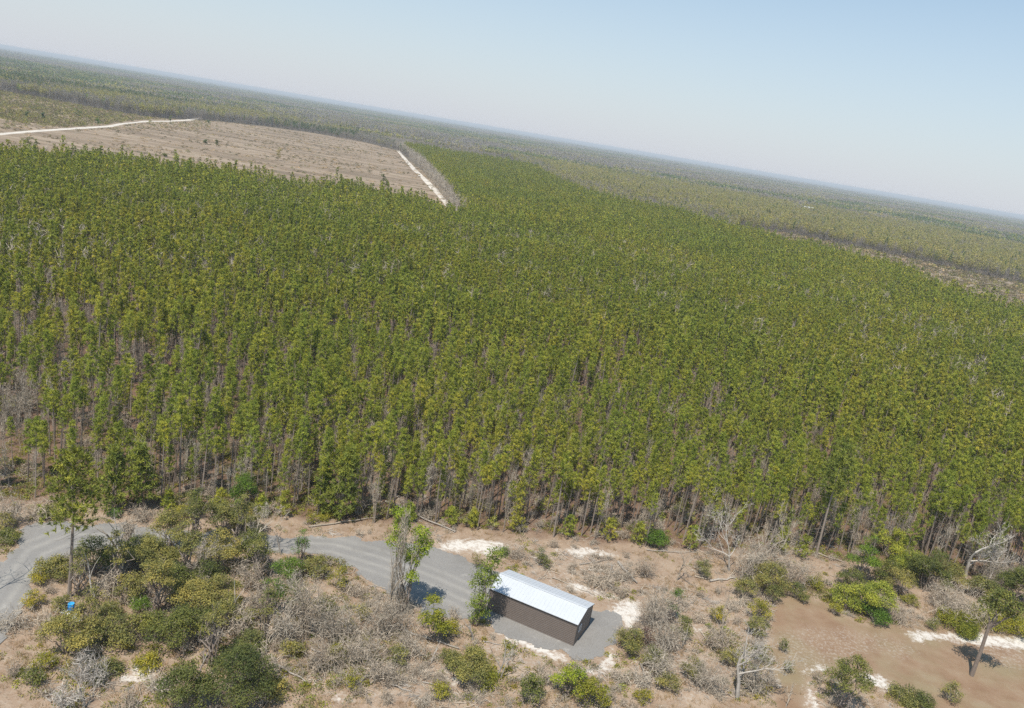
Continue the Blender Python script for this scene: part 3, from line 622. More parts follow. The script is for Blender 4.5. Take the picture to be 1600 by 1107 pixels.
OAKS = [
 (148, 905, 840, 54, 'dark', 'dark rounded oak right of the tall pine trunk, behind the kinked snag'),
 (235, 905, 848, 70, 'oak', 'wide olive oak just right of the dark gap behind the broken snags'),
 (262, 870, 815, 60, 'oak', 'olive oak overhanging the drive edge, leftmost of the thicket back row'),
 (303, 855, 802, 58, 'oak', 'olive oak in the back row of the thicket, second from its left end'),
 (345, 846, 794, 58, 'oak', 'olive oak in the back row of the thicket hiding the drive, middle one'),
 (388, 842, 785, 46, 'oak', 'narrow olive oak at the right end of the thicket back row, tallest toward the forest'),
 (290, 908, 852, 62, 'oak', 'olive oak in the very middle of the thicket inside the drive bend'),
 (343, 902, 846, 62, 'oak', 'olive oak of the thicket left of the dark gap above the pale leaning snag'),
 (392, 886, 832, 46, 'dark', 'dark green oak on the thicket right flank beside the grey fallen crown'),
 (246, 965, 908, 68, 'oak', 'olive oak on the left flank of the thicket above the dry clearing'),
 (300, 968, 905, 64, 'oak', 'broad olive oak in the thicket front, directly left of the pale leaning snag'),
 (345, 958, 908, 50, 'oak', 'olive oak just behind the pale leaning snag in the thicket'),
 (275, 1018, 952, 74, 'dark', 'dark oak with a deep shadow at its right, below the thicket middle'),
 (186, 1012, 964, 60, 'oak', 'low olive oak standing alone below and right of the blue drum'),
 (108, 1032, 970, 78, 'oak', 'broad grey-olive oak below the blue drum'),
 (140, 992, 957, 44, 'oak', 'small olive oak between the rubbish bag and the broad grey-olive oak'),
 (365, 1112, 1010, 98, 'dark', 'biggest dark oak at the bottom edge left of the brushy ground'),
 (286, 1122, 1040, 68, 'dark', 'dark oak cut by the bottom edge left of the biggest dark oak'),
 (328, 1040, 980, 46, 'oak', 'narrow olive oak behind the biggest dark oak at the bottom'),
 (210, 880, 838, 36, 'dark', 'dark vine-covered oak at the feet of the broken snags'),
 (85, 905, 868, 42, 'oak', 'low olive oak left of the tall pine trunk by the drive bend'),
 (122, 935, 895, 36, 'oak', 'small olive oak directly right of the tall pine base'),
 (402, 908, 848, 40, 'oak', 'olive oak left of the tall vivid green shrub'),
 (352, 990, 935, 46, 'oak', 'olive oak standing in front of the pale leaning snag'),
 (415, 1005, 955, 40, 'oak', 'olive oak between the thicket and the grey tangle'),
 (388, 1030, 988, 44, 'oak', 'low olive oak above the white fallen branch'),
 (455, 968, 912, 32, 'dark', 'dark slim oak among the grey stems of the tangle'),
 (180, 925, 868, 40, 'oak', 'olive oak in the dark gap right of the kinked snag'),
 (205, 945, 900, 40, 'oak', 'olive oak at the left flank of the thicket behind the fresh green shrub'),
 (238, 1000, 958, 46, 'dark', 'dark oak at the lower left corner of the thicket'),
 (375, 862, 812, 44, 'oak', 'olive oak bulging over the drive at the thicket right shoulder'),
 (270, 935, 880, 48, 'dark', 'dark-leaved oak buried in the thicket centre left'),
 (322, 930, 876, 46, 'dark', 'dark-leaved oak buried in the thicket centre right'),
 (318, 1000, 955, 44, 'dark', 'dark green oak with bright sprigs right of the thicket front'),
]
for i, (x, yb, yt, w, mt, lab) in enumerate(OAKS):
    k_ = (i * 7 % 5) / 4.0 if mt != 'dark' else 0.1
    if i % 3 == 0 and mt != 'dark': yt -= 24; w *= .8; k_ = 1.0
    place_broad('oak_tree', 'oak tree', x, yb, yt - 16 * k_, w * (1.14 - .22 * k_), mt, lab, 100 + i, G_OAK, lobes=7, ls=.15, base=.15 + .2 * k_, dens=1.3)
G_SH = 'green shrubs dotted over the brushy foreground'
SHRUBS = [
 (378, 802, 738, 50, 'green', 'bright green round tree at the forest edge above the drive'),
 (468, 888, 826, 28, 'green', 'small upright green tree beside the gravel at the thicket right end'),
 (426, 962, 872, 38, 'green', 'tall vivid green vine-clad shrub left of the grey fallen crown'),
 (455, 912, 872, 42, 'green', 'rounded green shrub left of the grey fallen crown near the gravel'),
 (527, 922, 884, 34, 'yellow', 'yellow-green shrub touching the inner curve of the gravel'),
 (492, 905, 866, 46, 'oak', 'olive shrub along the inner gravel curve'),
 (60, 915, 888, 26, 'yellow', 'yellow-green shrub at the drive edge left of the tall pine'),
 (50, 950, 922, 30, 'yellow', 'yellow shrub on the drive edge left of the blue drum'),
 (66, 1052, 1022, 36, 'yellow', 'golden yellow shrub at bottom left below the broad grey-olive oak'),
 (52, 1072, 1046, 30, 'dark', 'dark low shrub below the golden yellow shrub at bottom left'),
 (170, 968, 940, 34, 'oak', 'olive shrub right of the rubbish bag'),
 (216, 960, 932, 34, 'green', 'fresh green shrub left of the thicket front'),
 (368, 948, 930, 20, 'yellow', 'tiny yellow shrub right of the pale leaning snag'),
 (392, 975, 950, 30, 'yellow', 'yellow-green low shrub right of the thicket front'),
 (230, 1048, 1024, 40, 'yellow', 'low yellow-green shrub left of the biggest dark oak'),
 (165, 1060, 1038, 44, 'oak', 'low olive shrub on the dry ground at bottom left'),
 (10, 852, 826, 34, 'dark', 'dark shrub at the far left edge beside the drive'),
 (5, 830, 800, 30, 'oak', 'olive shrub at the far left edge behind the drive mouth'),
 (85, 812, 788, 46, 'oak', 'olive bush left of the tall pine crown beyond the drive'),
 (180, 812, 796, 20, 'green', 'little green bush beyond the drive near the broken snags'),
 (283, 815, 790, 28, 'yellow', 'yellow-olive bush beyond the drive at the forest edge behind the thicket'),
 (305, 812, 785, 24, 'oak', 'olive bush beyond the drive right of the yellow-olive bush'),
 (487, 820, 802, 16, 'yellow', 'small lime bush on the verge in front of the layered pines'),
 (505, 812, 796, 36, 'yellow', 'low yellow-green bush under the layered pines at the forest edge'),
 (868, 835, 822, 16, 'yellow', 'small yellow bush at the forest edge behind the shed'),
 (1024, 858, 828, 44, 'green', 'green bush poking out of the forest edge right of the log pile'),
 (842, 886, 854, 22, 'dark', 'narrow dark green sapling behind the shed'),
 (852, 892, 876, 14, 'dark', 'tiny dark bush right of the narrow dark sapling behind the shed'),
 (787, 872, 856, 18, 'green', 'small green bush on the white sand patch'),
 (745, 888, 866, 18, 'oak', 'olive tuft bush at the gravel edge left of the shed tree'),
 (728, 1070, 1012, 76, 'oak', 'broad grey-olive bush left of the two pale twin snags'),
 (758, 1072, 1046, 48, 'yellow', 'yellow-green low bush in front of the broad grey-olive bush'),
 (687, 1092, 1066, 32, 'yellow', 'yellow-green low bush left of the broad grey-olive bush'),
 (702, 998, 970, 30, 'yellow', 'yellow bush right of the little yellow tree by the gravel'),
 (829, 1104, 1060, 46, 'dark', 'dark green bush at the bottom edge below the shed'),
 (884, 1096, 1034, 54, 'lime', 'brightest lime bush below the shed at the bottom edge'),
 (916, 1110, 1062, 50, 'yellow', 'yellow-green bush right of the brightest lime bush'),
 (941, 1112, 1086, 20, 'yellow', 'small yellow bush at the bottom edge right of the lime bush'),
 (981, 1026, 984, 48, 'oak', 'olive bush at the white sand right of the gravel pad'),
 (1004, 1015, 980, 22, 'maroon', 'dark maroon shrub right of the gravel pad'),
 (1046, 978, 920, 26, 'green', 'tall narrow bright green shrub among the grey brush'),
 (1064, 1002, 966, 36, 'oak', 'olive-green shrub below the tall narrow green shrub'),
 (1076, 1066, 1030, 34, 'oak', 'olive shrub in the lower grey brush right of the sand'),
 (1096, 905, 874, 26, 'oak', 'olive shrub beside the leafless vine snag'),
 (1003, 1100, 1080, 30, 'yellow', 'small straw-green bush at the bottom edge below the grey brush'),
 (1199, 935, 880, 64, 'oak', 'wide olive shrub at the foot of the big grey leafless tree'),
 (1242, 938, 912, 26, 'dark', 'dark green shrub at the corner of the brown field'),
 (1255, 945, 928, 14, 'dark', 'tiny dark shrub right at the corner of the brown field'),
 (1182, 975, 938, 38, 'yellow', 'yellowish shrub between the vine snag and the brown field'),
 (1179, 1000, 966, 34, 'oak', 'olive shrub behind the branching dead tree'),
 (1272, 922, 896, 30, 'yellow', 'yellow shrub at the top of the brown field'),
 (1344, 912, 836, 50, 'green', 'bright green small tree at the forest edge above the olive bushes'),
 (1360, 968, 908, 58, 'pine', 'big domed green bush at the edge of the brown field'),
 (1318, 955, 915, 52, 'pine', 'wide green bush left of the big domed bush'),
 (1364, 975, 946, 44, 'green', 'low green bush in front of the big domed bush'),
 (1303, 962, 942, 22, 'yellow', 'golden bush at the left foot of the wide green bush'),
 (1446, 930, 858, 62, 'dark', 'dark bushy tree in the right brush left of the white dead tree'),
 (1388, 880, 826, 58, 'pine', 'yellow-olive bushy tree at the forest edge right of the bright green tree'),
 (1404, 935, 888, 42, 'oak', 'olive shrub between the bright green tree and the dark bushy tree'),
 (1420, 948, 928, 24, 'yellow', 'small yellow shrub under the dark bushy tree'),
 (1495, 988, 958, 60, 'yellow', 'low yellow-green bush on the field edge behind the leaning tree shadow'),
 (1560, 986, 952, 84, 'yellow', 'long low yellow-green bush on the field edge right of the leaning trunk'),
 (1535, 945, 905, 56, 'oak', 'olive bush under the white dead tree at right'),
 (1590, 955, 890, 60, 'dark', 'dark bushy tree at the right edge beside the brushy field border'),
 (1312, 1118, 1026, 62, 'dark', 'dark green upright bush standing in the brown field at the bottom'),
 (1483, 1098, 1066, 28, 'oak', 'thin olive sapling at the bottom right of the brown field'),
 (1412, 1098, 1078, 46, 'oak', 'low brownish-olive shrub at the bottom edge of the brown field'),
 (1440, 1108, 1085, 34, 'dark', 'low dark shrub at the bottom edge of the brown field'),
 (1222, 1020, 1000, 14, 'dark', 'small weed bush on the left border of the brown field'),
 (1230, 1052, 1034, 14, 'dark', 'small weed bush lower on the left border of the brown field'),
 (1455, 984, 966, 18, 'oak', 'tiny olive bush at the top edge of the brown field'),
 (545, 1082, 1048, 26, 'yellow', 'straw-green bush among the fallen grey branches'),
 (622, 1042, 1008, 34, 'oak', 'olive shrub at the right end of the fallen grey branches'),
 (565, 975, 945, 26, 'oak', 'olive shrub inside the grey leafless brush'),
 (1020, 1050, 1015, 40, 'oak', 'olive shrub in the middle of the grey brush below the gravel pad corner'),
 (1042, 1085, 1056, 38, 'oak', 'olive shrub at the foot of the grey brush near the bottom edge'),
 (1120, 975, 945, 30, 'yellow', 'yellowish shrub left of the grey vine-clad dead tree'),
 (1136, 1045, 1015, 34, 'oak', 'olive shrub left behind the branching dead tree'),
 (1160, 940, 905, 40, 'oak', 'olive shrub below the big grey leafless trees'),
 (1182, 1040, 1012, 26, 'dark', 'dark shrub right behind the branching dead tree'),
 (1385, 915, 876, 44, 'dark', 'dark green shrub right of the bright green small tree'),
 (1420, 905, 862, 50, 'pine', 'green bushy tree between the yellow-olive tree and the dark bushy tree'),
 (1480, 920, 880, 50, 'oak', 'olive bush left of the large white dead tree'),
 (1330, 925, 890, 40, 'dark', 'dark green shrub behind the wide green bush'),
 (500, 965, 930, 40, 'oak', 'olive shrub behind the grey middle tangle'),
 (455, 1030, 1000, 40, 'oak', 'olive shrub low in the grey middle tangle at its left'),
 (525, 1035, 1005, 30, 'yellow', 'yellow-green shrub in front of the grey middle tangle'),
 (700, 1045, 1016, 36, 'oak', 'olive shrub left behind the broad grey-olive bush'),
 (95, 955, 930, 26, 'oak', 'olive weed bush left of the blue drum'),
 (100, 990, 966, 34, 'oak', 'olive bush below the blue drum'),
 (430, 1092, 1062, 46, 'oak', 'olive shrub right of the biggest dark oak'),
]
for i, (x, yb, yt, w, mt, lab) in enumerate(SHRUBS):
    nm, ct = ('small_tree', 'tree') if 'tree' in lab.split(' at ')[0].split(' in ')[0].split(' beside ')[0].split(' left')[0].split(' right')[0] else ('shrub', 'shrub')
    place_broad(nm, ct, x, yb, yt, w, mt, lab, 300 + i, G_SH, lobes=6, ls=.13 if w < 40 else .15, base=.08, dens=1.3 if w < 55 else 1.8)

def lobed_tree(name, x, yb, lobes, mat, label, seed, ls=.2, lean_r=.12, cat='tree', dens=1.3, trunkmat='pinebark', bole=0.0):
    p = g(x, yb); e = empty(name, (p[0], p[1], gh(p[0], p[1]) - .03), label, cat); rng = np.random.default_rng(seed); T = MB(); Cn = MB()
    if bole: tube(T, [(0, 0, 0), (.05, 0, bole * .5), (0, .05, bole)], [lean_r * 1.15, lean_r * .9, lean_r * .8], 8)
    for (lx, ly, lr) in lobes:
        z = np.arange(.3, 25, .05); _, yy = proj(p[0] + 0 * z, p[1] + 0 * z, z); zz = float(z[np.argmin(np.abs(yy - ly))])
        xx, _ = proj(p[0], p[1], zz); mp_ = mpp(p) * .97; off = (lx - float(xx)) * mp_; r = lr * mp_ * 1.12
        c = np.array([off, rng.normal() * r * .4, zz]); limb(T, rng, (0, 0, bole * .97), c, lean_r * (.6 if bole else 1), .03, 5, .06, 6)
        clumps(Cn, rng, c, (r, r, r), int(4 * PI * r * r * 3.6 * dens) + 14, 9, ls, .2)
        for j in range(6): tube(T, [c, c + rdir(rng, 1)[0] * r * .95], [.03, .008], 3, cap=False)
    T.build('trunk', M[trunkmat], e); Cn.build('foliage', M[mat], e); return e
lobed_tree('small_tree', 625, 958, [(628, 808, 11), (626, 830, 14), (618, 852, 12), (632, 866, 11), (642, 882, 12), (643, 900, 9), (657, 834, 12), (661, 852, 12), (652, 868, 11)], 'lime', 'tall lime-green forked tree beside the grey vine-draped dead tree', 11, .19)
lobed_tree('small_tree', 743, 980, [(774, 868, 12), (768, 884, 12), (757, 902, 16), (770, 910, 12), (748, 920, 14), (750, 938, 14), (744, 955, 14), (752, 962, 11), (742, 970, 9)], 'shedtree', 'tall slim green tree against the left end of the metal shed', 12, .18, dens=.85)
lobed_tree('small_tree', 678, 1005, [(676, 948, 11), (668, 960, 10), (686, 962, 10), (680, 974, 12), (694, 976, 10)], 'yellow', 'little yellow-leaved tree at the front edge of the gravel', 13, .18, .06)
# leaning tree on the brown field, with its rounded crown
lobed_tree('field_tree', 1518, 1056, [(1566, 948, 15), (1550, 952, 13), (1580, 944, 14), (1563, 932, 14), (1576, 960, 9)], 'dark', 'bare-trunked dark tree on the brown field casting a round dark shadow', 14, .24, .24, dens=.55, bole=7.0)

# tall pine by the drive bend
def hero_pine(x, yb, yt, cf, Rm, label, seed, nb=70, shape=.5, tr=.17, cat='pine tree', name='pine_tree', rz=0.):
    p = g(x, yb); h = height_for(p, yt); e = empty(name, (p[0], p[1], gh(p[0], p[1]) - .03), label, cat, rz=rz)
    T, Cn = pine(seed, h, cf, Rm, nb, 6, 12, .48, .12, tr, 16, .25, shape); T.build('trunk', M['pinebark'], e); Cn.build('crown', M['lonepine'], e)
hero_pine(108, 932, 703, .52, 3.1, 'tallest lone pine with a long bare trunk inside the drive bend', 21, 80, .45, .2)
hero_pine(1275, 868, 690, .42, 3.0, 'taller pine with a pale bare trunk and broad crown on the right forest edge', 22, 80, .35, .2)
hero_pine(175, 800, 700, .9, 2.6, 'layered full pine at the left forest edge behind the drive', 23, 60, .7)
hero_pine(530, 812, 700, .93, 2.9, 'dense layered pine branched to the ground at the forest edge left of the vine-draped tree', 24, 80, .7)
hero_pine(500, 806, 722, .9, 2.0, 'smaller layered pine just left of the dense layered pine', 25, 50, .7)
hero_pine(225, 795, 690, .85, 2.4, 'layered full pine right of the broken snags at the forest edge', 26, 60, .7)

# leafless things
rng0 = random.Random(5)
def bare(name, cat, x, yb, yt, w, label, seed, mat='twig', n=None, group='leafless brush in the foreground', tw=.05):
    p = g(x, yb - w * .1); h = max(.6, height_for(p, yt)); wm = w * mpp(p)
    e = brush(seed, h, wm, n or int(120 + 34 * wm * max(h, 1.5)), tw).build(name, M[mat]); e.location = (p[0], p[1], gh(p[0], p[1]) - .03); e.rotation_euler = (0, 0, rng0.uniform(-.6, .6)); tag(e, label, cat, group); occupied.append((p[0], p[1], wm * .3))
BR = [
 (17, 824, 768, 38, 'twig', 'grey leafless bush at the far left beside the drive mouth'),
 (22, 985, 948, 60, 'twig', 'grey leafless bush on the drive edge at the left border'),
 (475, 1000, 884, 56, 'vine', 'tall grey leafless bush at the middle of the grey tangle, behind the fallen branches'),
 (520, 1010, 930, 78, 'twig', 'wide grey leafless bush in the middle tangle left of the vine-draped tree'),
 (600, 1002, 925, 86, 'twig', 'grey leafless bush spreading at the foot of the vine-draped dead tree'),
 (560, 1042, 975, 70, 'vine', 'brown-grey leafless bush below the middle tangle'),
 (640, 1030, 990, 60, 'twig', 'grey leafless bush behind the fallen pale log'),
 (590, 1070, 1020, 50, 'vine', 'brown-grey leafless bush beside the crossed fallen trunks'),
 (1018, 990, 902, 58, 'twig', 'tall grey leafless bush right of the white sand'),
 (1036, 1022, 962, 60, 'twig', 'grey leafless bush below the tall one right of the sand'),
 (1030, 1064, 1008, 66, 'twig', 'grey leafless bush low in the brush right of the sand'),
 (995, 1075, 1040, 44, 'twig', 'small grey leafless bush at the lower left of the right brush'),
 (940, 925, 888, 60, 'vine', 'brown leafless heap around the log pile behind the shed'),
 (1002, 905, 868, 40, 'vine', 'brown leafless bush right of the log pile'),
 (1228, 925, 862, 64, 'vine', 'straw-coloured leafless bush between big grey tree and brown field'),
 (1175, 915, 832, 78, 'twig', 'dense grey leafless crown just right of the big grey tree'),
 (1100, 1085, 1030, 60, 'twig', 'grey leafless bush left of the branching dead tree'),
 (1175, 1085, 1030, 50, 'twig', 'grey leafless bush at the foot of the branching dead tree'),
 (1500, 980, 912, 88, 'vine', 'brown leafless thicket under the white dead tree'),
 (1558, 925, 866, 80, 'twig', 'grey leafless thicket right of the white dead tree'),
 (1470, 950, 905, 50, 'vine', 'brown leafless bush left of the white dead tree thicket'),
 (1400, 975, 948, 60, 'vine', 'low brown leafless bush above the field edge'),
 (200, 850, 806, 30, 'vine', 'dark leafless vines wrapped behind the broken snags'),
 (140, 1072, 1014, 60, 'silver', 'pale spreading leafless bush in the dry ground at bottom left'),
 (105, 1110, 1066, 50, 'silver', 'pale leafless bush at the bottom edge left'),
 (385, 925, 870, 46, 'vine', 'brown leafless bush in the dark gap right of the thicket'),
 (370, 1000, 940, 56, 'vine', 'brown-grey leafless bush right of the pale leaning snag'),
 (410, 1060, 1005, 60, 'vine', 'brown leafless bush between biggest dark oak and the grey tangle'),
 (550, 930, 905, 50, 'vine', 'low straw leafless bush along the inner gravel curve'),
 (800, 875, 852, 50, 'vine', 'low brown leafless bush behind the shed roof left end'),
 (440, 1010, 935, 56, 'twig', 'grey leafless bush at the left end of the grey tangle'),
 (500, 1055, 1000, 60, 'vine', 'brown leafless bush at the lower edge of the grey tangle'),
 (405, 965, 905, 44, 'twig', 'grey leafless bush under the tall vivid green shrub'),
 (970, 912, 882, 44, 'twig', 'grey leafless heap at the right end of the log pile'),
 (1120, 1020, 975, 44, 'vine', 'brown leafless bush below the grey vine-clad dead tree'),
 (255, 925, 880, 46, 'vine', 'brown leafless bush poking between the middle oaks of the thicket, left'),
 (322, 885, 835, 44, 'twig', 'grey leafless bush poking between the middle oaks of the thicket, right'),
 (365, 835, 795, 36, 'twig', 'grey leafless bush among the thicket back row'),
 (330, 1010, 965, 44, 'twig', 'grey leafless bush between the thicket front and the biggest dark oak'),
 (170, 935, 890, 40, 'vine', 'brown leafless bush right of the kinked snag'),
 (215, 1000, 965, 40, 'vine', 'brown leafless bush right of the low olive oak'),
 (75, 985, 955, 50, 'vine', 'low brown leafless bush left of the small olive oak by the drum'),
 (250, 1085, 1050, 50, 'twig', 'low grey leafless bush left of the dark oaks at the bottom'),
 (60, 815, 785, 50, 'vine', 'low reddish leafless bush beyond the drive at far left'),
 (218, 818, 788, 36, 'vine', 'leafless brown bush beyond the drive right of the broken snags'),
]
for i, (x, yb, yt, w, mt, lab) in enumerate(BR): bare('leafless_bush', 'leafless bush', x, yb, yt, w, lab, 500 + i, mt)

def skel_tree(x, yb, yt, label, seed, mat='silver', depth=3, r=.16, spread=.8, lean=(0, 0), first=.45, name='dead_tree', cat='dead tree', twigs=True, sides=6, up=.15, group=None):
    p = g(x, yb); h = height_for(p, yt); rng = np.random.default_rng(seed); T = MB()
    dead_skel(T, rng, (0, 0, 0), unit(np.array([lean[0], lean[1], 1.0])), h * first, r, depth, sides, spread, twigs, 5, up)
    top = max(v[:, 2].max() for v in T.v); s = h / top
    for i, v in enumerate(T.v): T.v[i] = v * s
    e = T.build(name, M[mat]); e.location = (p[0], p[1], gh(p[0], p[1]) - .05); tag(e, label, cat, group); return e
skel_tree(1139, 893, 800, 'big pale leafless tree in the clearing right of the log pile', 31, 'silver', 4, .17, .8, (-.1, 0), .4)
skel_tree(1172, 905, 795, 'biggest grey leafless tree with a wide twiggy crown at the forest edge', 32, 'twig', 4, .17, .8, (-.1, 0), .4)
skel_tree(1508, 902, 800, 'large white dead tree with crooked open limbs at the right', 33, 'silver', 4, .2, .85, (-.3, 0), .3)
skel_tree(1540, 915, 830, 'smaller white dead tree right of the large white one', 34, 'silver', 4, .13, .8, (.1, 0), .35)
skel_tree(1152, 1092, 982, 'branching dead tree with a pale trunk at the bottom near the brown field', 35, 'silver', 4, .2, .85, (0, 0), .42)
skel_tree(1128, 1002, 928, 'grey vine-clad dead tree in the middle of the right brush', 36, 'vine', 3, .2, .5, (.0, 0), .5)
skel_tree(1057, 907, 846, 'small crooked vine snag in the pinkish clearing', 37, 'vine', 3, .12, .6)
skel_tree(1378, 868, 796, 'thin white dead tree in front of the right forest wall', 38, 'silver', 3, .1, .6)
skel_tree(149, 938, 852, 'kinked pale snag right of the tall lone pine', 39, 'silver', 1, .13, .5, (-.25, 0), .8, 'snag', 'snag', False)
skel_tree(196, 878, 792, 'pale upright broken snag, taller of the pair beside the drive', 40, 'silver', 1, .2, .45, (.03, 0), .85, 'snag', 'snag', False)
skel_tree(184, 868, 812, 'dark forked broken snag, shorter of the pair beside the drive', 41, 'vine', 1, .16, .8, (-.15, 0), .7, 'snag', 'snag', False)
skel_tree(358, 966, 900, 'pale leaning snag in the gap at the thicket right side', 42, 'silver', 1, .12, .4, (.2, 0), .85, 'snag', 'snag', False)
skel_tree(308, 1060, 1010, 'short pale leaning snag left of the biggest dark oak', 43, 'silver', 1, .11, .4, (.3, 0), .85, 'snag', 'snag', False)
skel_tree(776, 1058, 996, 'left of two pale twin snags in front of the shed', 44, 'silver', 2, .1, .5, (-.05, 0), .6, 'snag', 'snag', False)
skel_tree(783, 1060, 1004, 'right of two pale twin snags in front of the shed', 45, 'silver', 2, .09, .5, (.05, 0), .6, 'snag', 'snag', False)
skel_tree(855, 1072, 1048, 'small pale stump left of the brightest lime bush', 46, 'silver', 1, .12, .3, (.05, 0), .9, 'snag', 'snag', False)
skel_tree(738, 1000, 968, 'short white forked snag at the foot of the shed tree', 47, 'silver', 1, .14, .5, (.1, 0), .8, 'snag', 'snag', False)
skel_tree(674, 1036, 1004, 'pale broken stump under the little yellow-leaved tree', 48, 'silver', 1, .09, .4, (0, 0), .8, 'snag', 'snag', False)
skel_tree(130, 1107, 1058, 'grey forked snag at the bottom edge left', 49, 'silver', 2, .12, .5, (0, 0), .5, 'snag', 'snag', False)
skel_tree(1064, 1012, 978, 'short grey snag leaning in the right brush', 50, 'silver', 1, .1, .5, (.3, 0), .8, 'snag', 'snag', False)
skel_tree(1228, 1105, 1060, 'thin grey sapling skeleton at the bottom by the brown field', 51, 'twig', 2, .06, .5)
skel_tree(440, 868, 828, 'pale leaning snag at the gravel inner edge', 52, 'silver', 1, .12, .4, (-.3, 0), .9, 'snag', 'snag', False)
skel_tree(472, 985, 880, 'grey dead tree with drooping twigs in the middle tangle', 53, 'twig', 4, .12, .8, (0, 0), .4)
skel_tree(-34, 935, 775, 'bare tree just past the left edge whose branching shadow lies on the drive', 54, 'vine', 3, .16, .8, (.05, 0), .55)
skel_tree(300, 905, 835, 'grey leafless tree rising out of the thicket middle', 55, 'twig', 4, .1, .6, (0, 0), .45)
skel_tree(395, 870, 790, 'grey leafless tree at the right shoulder of the thicket', 56, 'twig', 4, .1, .6, (0, 0), .45)
# vine-draped dead tree
p = g(612, 965); h = height_for(p, 792); e = empty('dead_tree', (p[0], p[1], gh(p[0], p[1]) - .05), 'tall grey vine-draped dead tree at the front edge of the gravel', 'dead tree')
rng = np.random.default_rng(61); T = MB(); dead_skel(T, rng, (0, 0, 0), (0.0, 0, 1.), h * .62, .2, 2, 6, .35, True, 5, .5)
s_ = h / max(v[:, 2].max() for v in T.v)
for i, v in enumerate(T.v): T.v[i] = v * np.array([s_ * .8, s_ * .8, s_])
T.build('trunk', M['vine'], e); V_ = MB(); n = 1000
z = rng.uniform(0, 1, n); rad = np.interp(z, [0, .15, .4, .8, 1], [2.4, 1.5, .75, .7, .4]) * rng.uniform(.2, 1, n); a = rng.uniform(0, 6.28, n)
c = np.stack([rad * np.cos(a), rad * np.sin(a), z * h * .95 + .1], 1); slivers(V_, rng, c, unit(rng.normal(size=(n, 3)) * .35 + np.array([0, 0, -1.0]) * np.sign(rng.normal(size=(n, 1)) + .3)), rng.uniform(.5, 1.5, n), .055, rng.uniform(0, 1, n))
V_.build('vines', M['twig'], e)

# fallen logs, end to end on the photo
LOGS = [
 ((602, 786), (711, 833), .16, 'silver', 'longest pale fallen trunk sloping from the forest edge to the gravel'),
 ((482, 826), (590, 811), .11, 'twig', 'thin grey fallen trunk on the verge above the gravel'),
 ((632, 988), (716, 1016), .15, 'silver', 'pale fallen trunk in front of the gravel below the forked lime tree'),
 ((486, 1015), (524, 1029), .11, 'silver', 'white fallen branch in the middle of the grey tangle'),
 ((424, 1038), (478, 1066), .12, 'silver', 'white fallen branch below the grey tangle at left'),
 ((555, 1077), (597, 1038), .17, 'silver', 'left one of the crossed grey fallen trunks'),
 ((578, 1072), (608, 1040), .12, 'twig', 'right one of the crossed grey fallen trunks'),
 ((965, 882), (995, 913), .19, 'silver', 'thick pale log pointing down out of the log pile behind the shed'),
 ((918, 894), (959, 896), .14, 'silver', 'level pale log at the left of the log pile'),
 ((955, 886), (953, 900), .14, 'silver', 'short upright-lying log in the log pile'),
 ((905, 884), (950, 876), .08, 'silver', 'thin pale pole on the back of the log pile'),
 ((925, 905), (975, 900), .09, 'twig', 'thin grey pole in front of the log pile'),
 ((1108, 910), (1150, 906), .16, 'silver', 'white level log in the pinkish clearing'),
 ((1085, 902), (1112, 908), .12, 'vine', 'dark log touching the white level log'),
 ((1010, 860), (1090, 866), .07, 'silver', 'thin pale pole along the forest edge right of the log pile'),
 ((1270, 864), (1320, 880), .12, 'twig', 'dark fallen trunk at the foot of the taller right pine'),
 ((1385, 930), (1410, 940), .09, 'twig', 'short fallen stick in the brush above the field'),
 ((660, 1068), (700, 1074), .08, 'silver', 'thin white stick on the pale ground at the bottom middle'),
 ((608, 1072), (642, 1084), .08, 'silver', 'thin white stick right of the crossed fallen trunks'),
 ((400, 1058), (440, 1064), .07, 'silver', 'thin pale stick left of the white fallen branch'),
 ((1000, 1040), (1012, 1072), .1, 'silver', 'bent pale branch in the lower right brush'),
 ((1095, 990), (1112, 1018), .1, 'vine', 'dark leaning pole in the right brush'),
 ((755, 1004), (782, 1008), .07, 'silver', 'thin pale stick in front of the shed left end'),
 ((80, 1098), (52, 1072), .06, 'silver', 'thin pale stick at the bottom left'),
 ((300, 796), (340, 799), .1, 'silver', 'pale log beyond the drive at the forest edge behind the thicket'),
 ((862, 905), (930, 932), .06, 'twig', 'thin grey stick behind the shed roof'),
]
for i, (a, b, r, mt, lab) in enumerate(LOGS):
    A = g(*a); Bq = g(*b); rng = np.random.default_rng(800 + i); mid = (A + Bq) / 2; T = MB()
    za = gh(A[0], A[1]) + r; zb = gh(Bq[0], Bq[1]) + r * .7
    A = np.array([A[0], A[1], za]) - [mid[0], mid[1], 0]; Bq = np.array([Bq[0], Bq[1], zb]) - [mid[0], mid[1], 0]; L = np.linalg.norm(Bq - A)
    t = np.linspace(0, 1, 7)[:, None]; P_ = A + (Bq - A) * t; P_[1:-1, :2] += rng.normal(size=(5, 2)) * .04 * L ** .5; P_[:, 2] += np.abs(rng.normal(size=7)) * .06 + .03
    tube(T, P_, np.linspace(r, r * .5, 7), 8); tube(T, P_[:1].repeat(2, 0) + [[0, 0, 0], [.001, 0, 0]], [r, r], 8)
    for k in range(int(3 + L)):
        q0 = P_[rng.integers(1, 7)]; d = unit(rng.normal(size=3) + np.array([0, 0, .5])); tube(T, [q0, q0 + d * rng.uniform(.3, 1.1)], [r * .3, .01], 4, cap=False)
    o = T.build('fallen_log', M[mt], smooth=True); o.location = (mid[0], mid[1], 0); tag(o, lab, 'log', 'fallen trunks and branches on the ground')

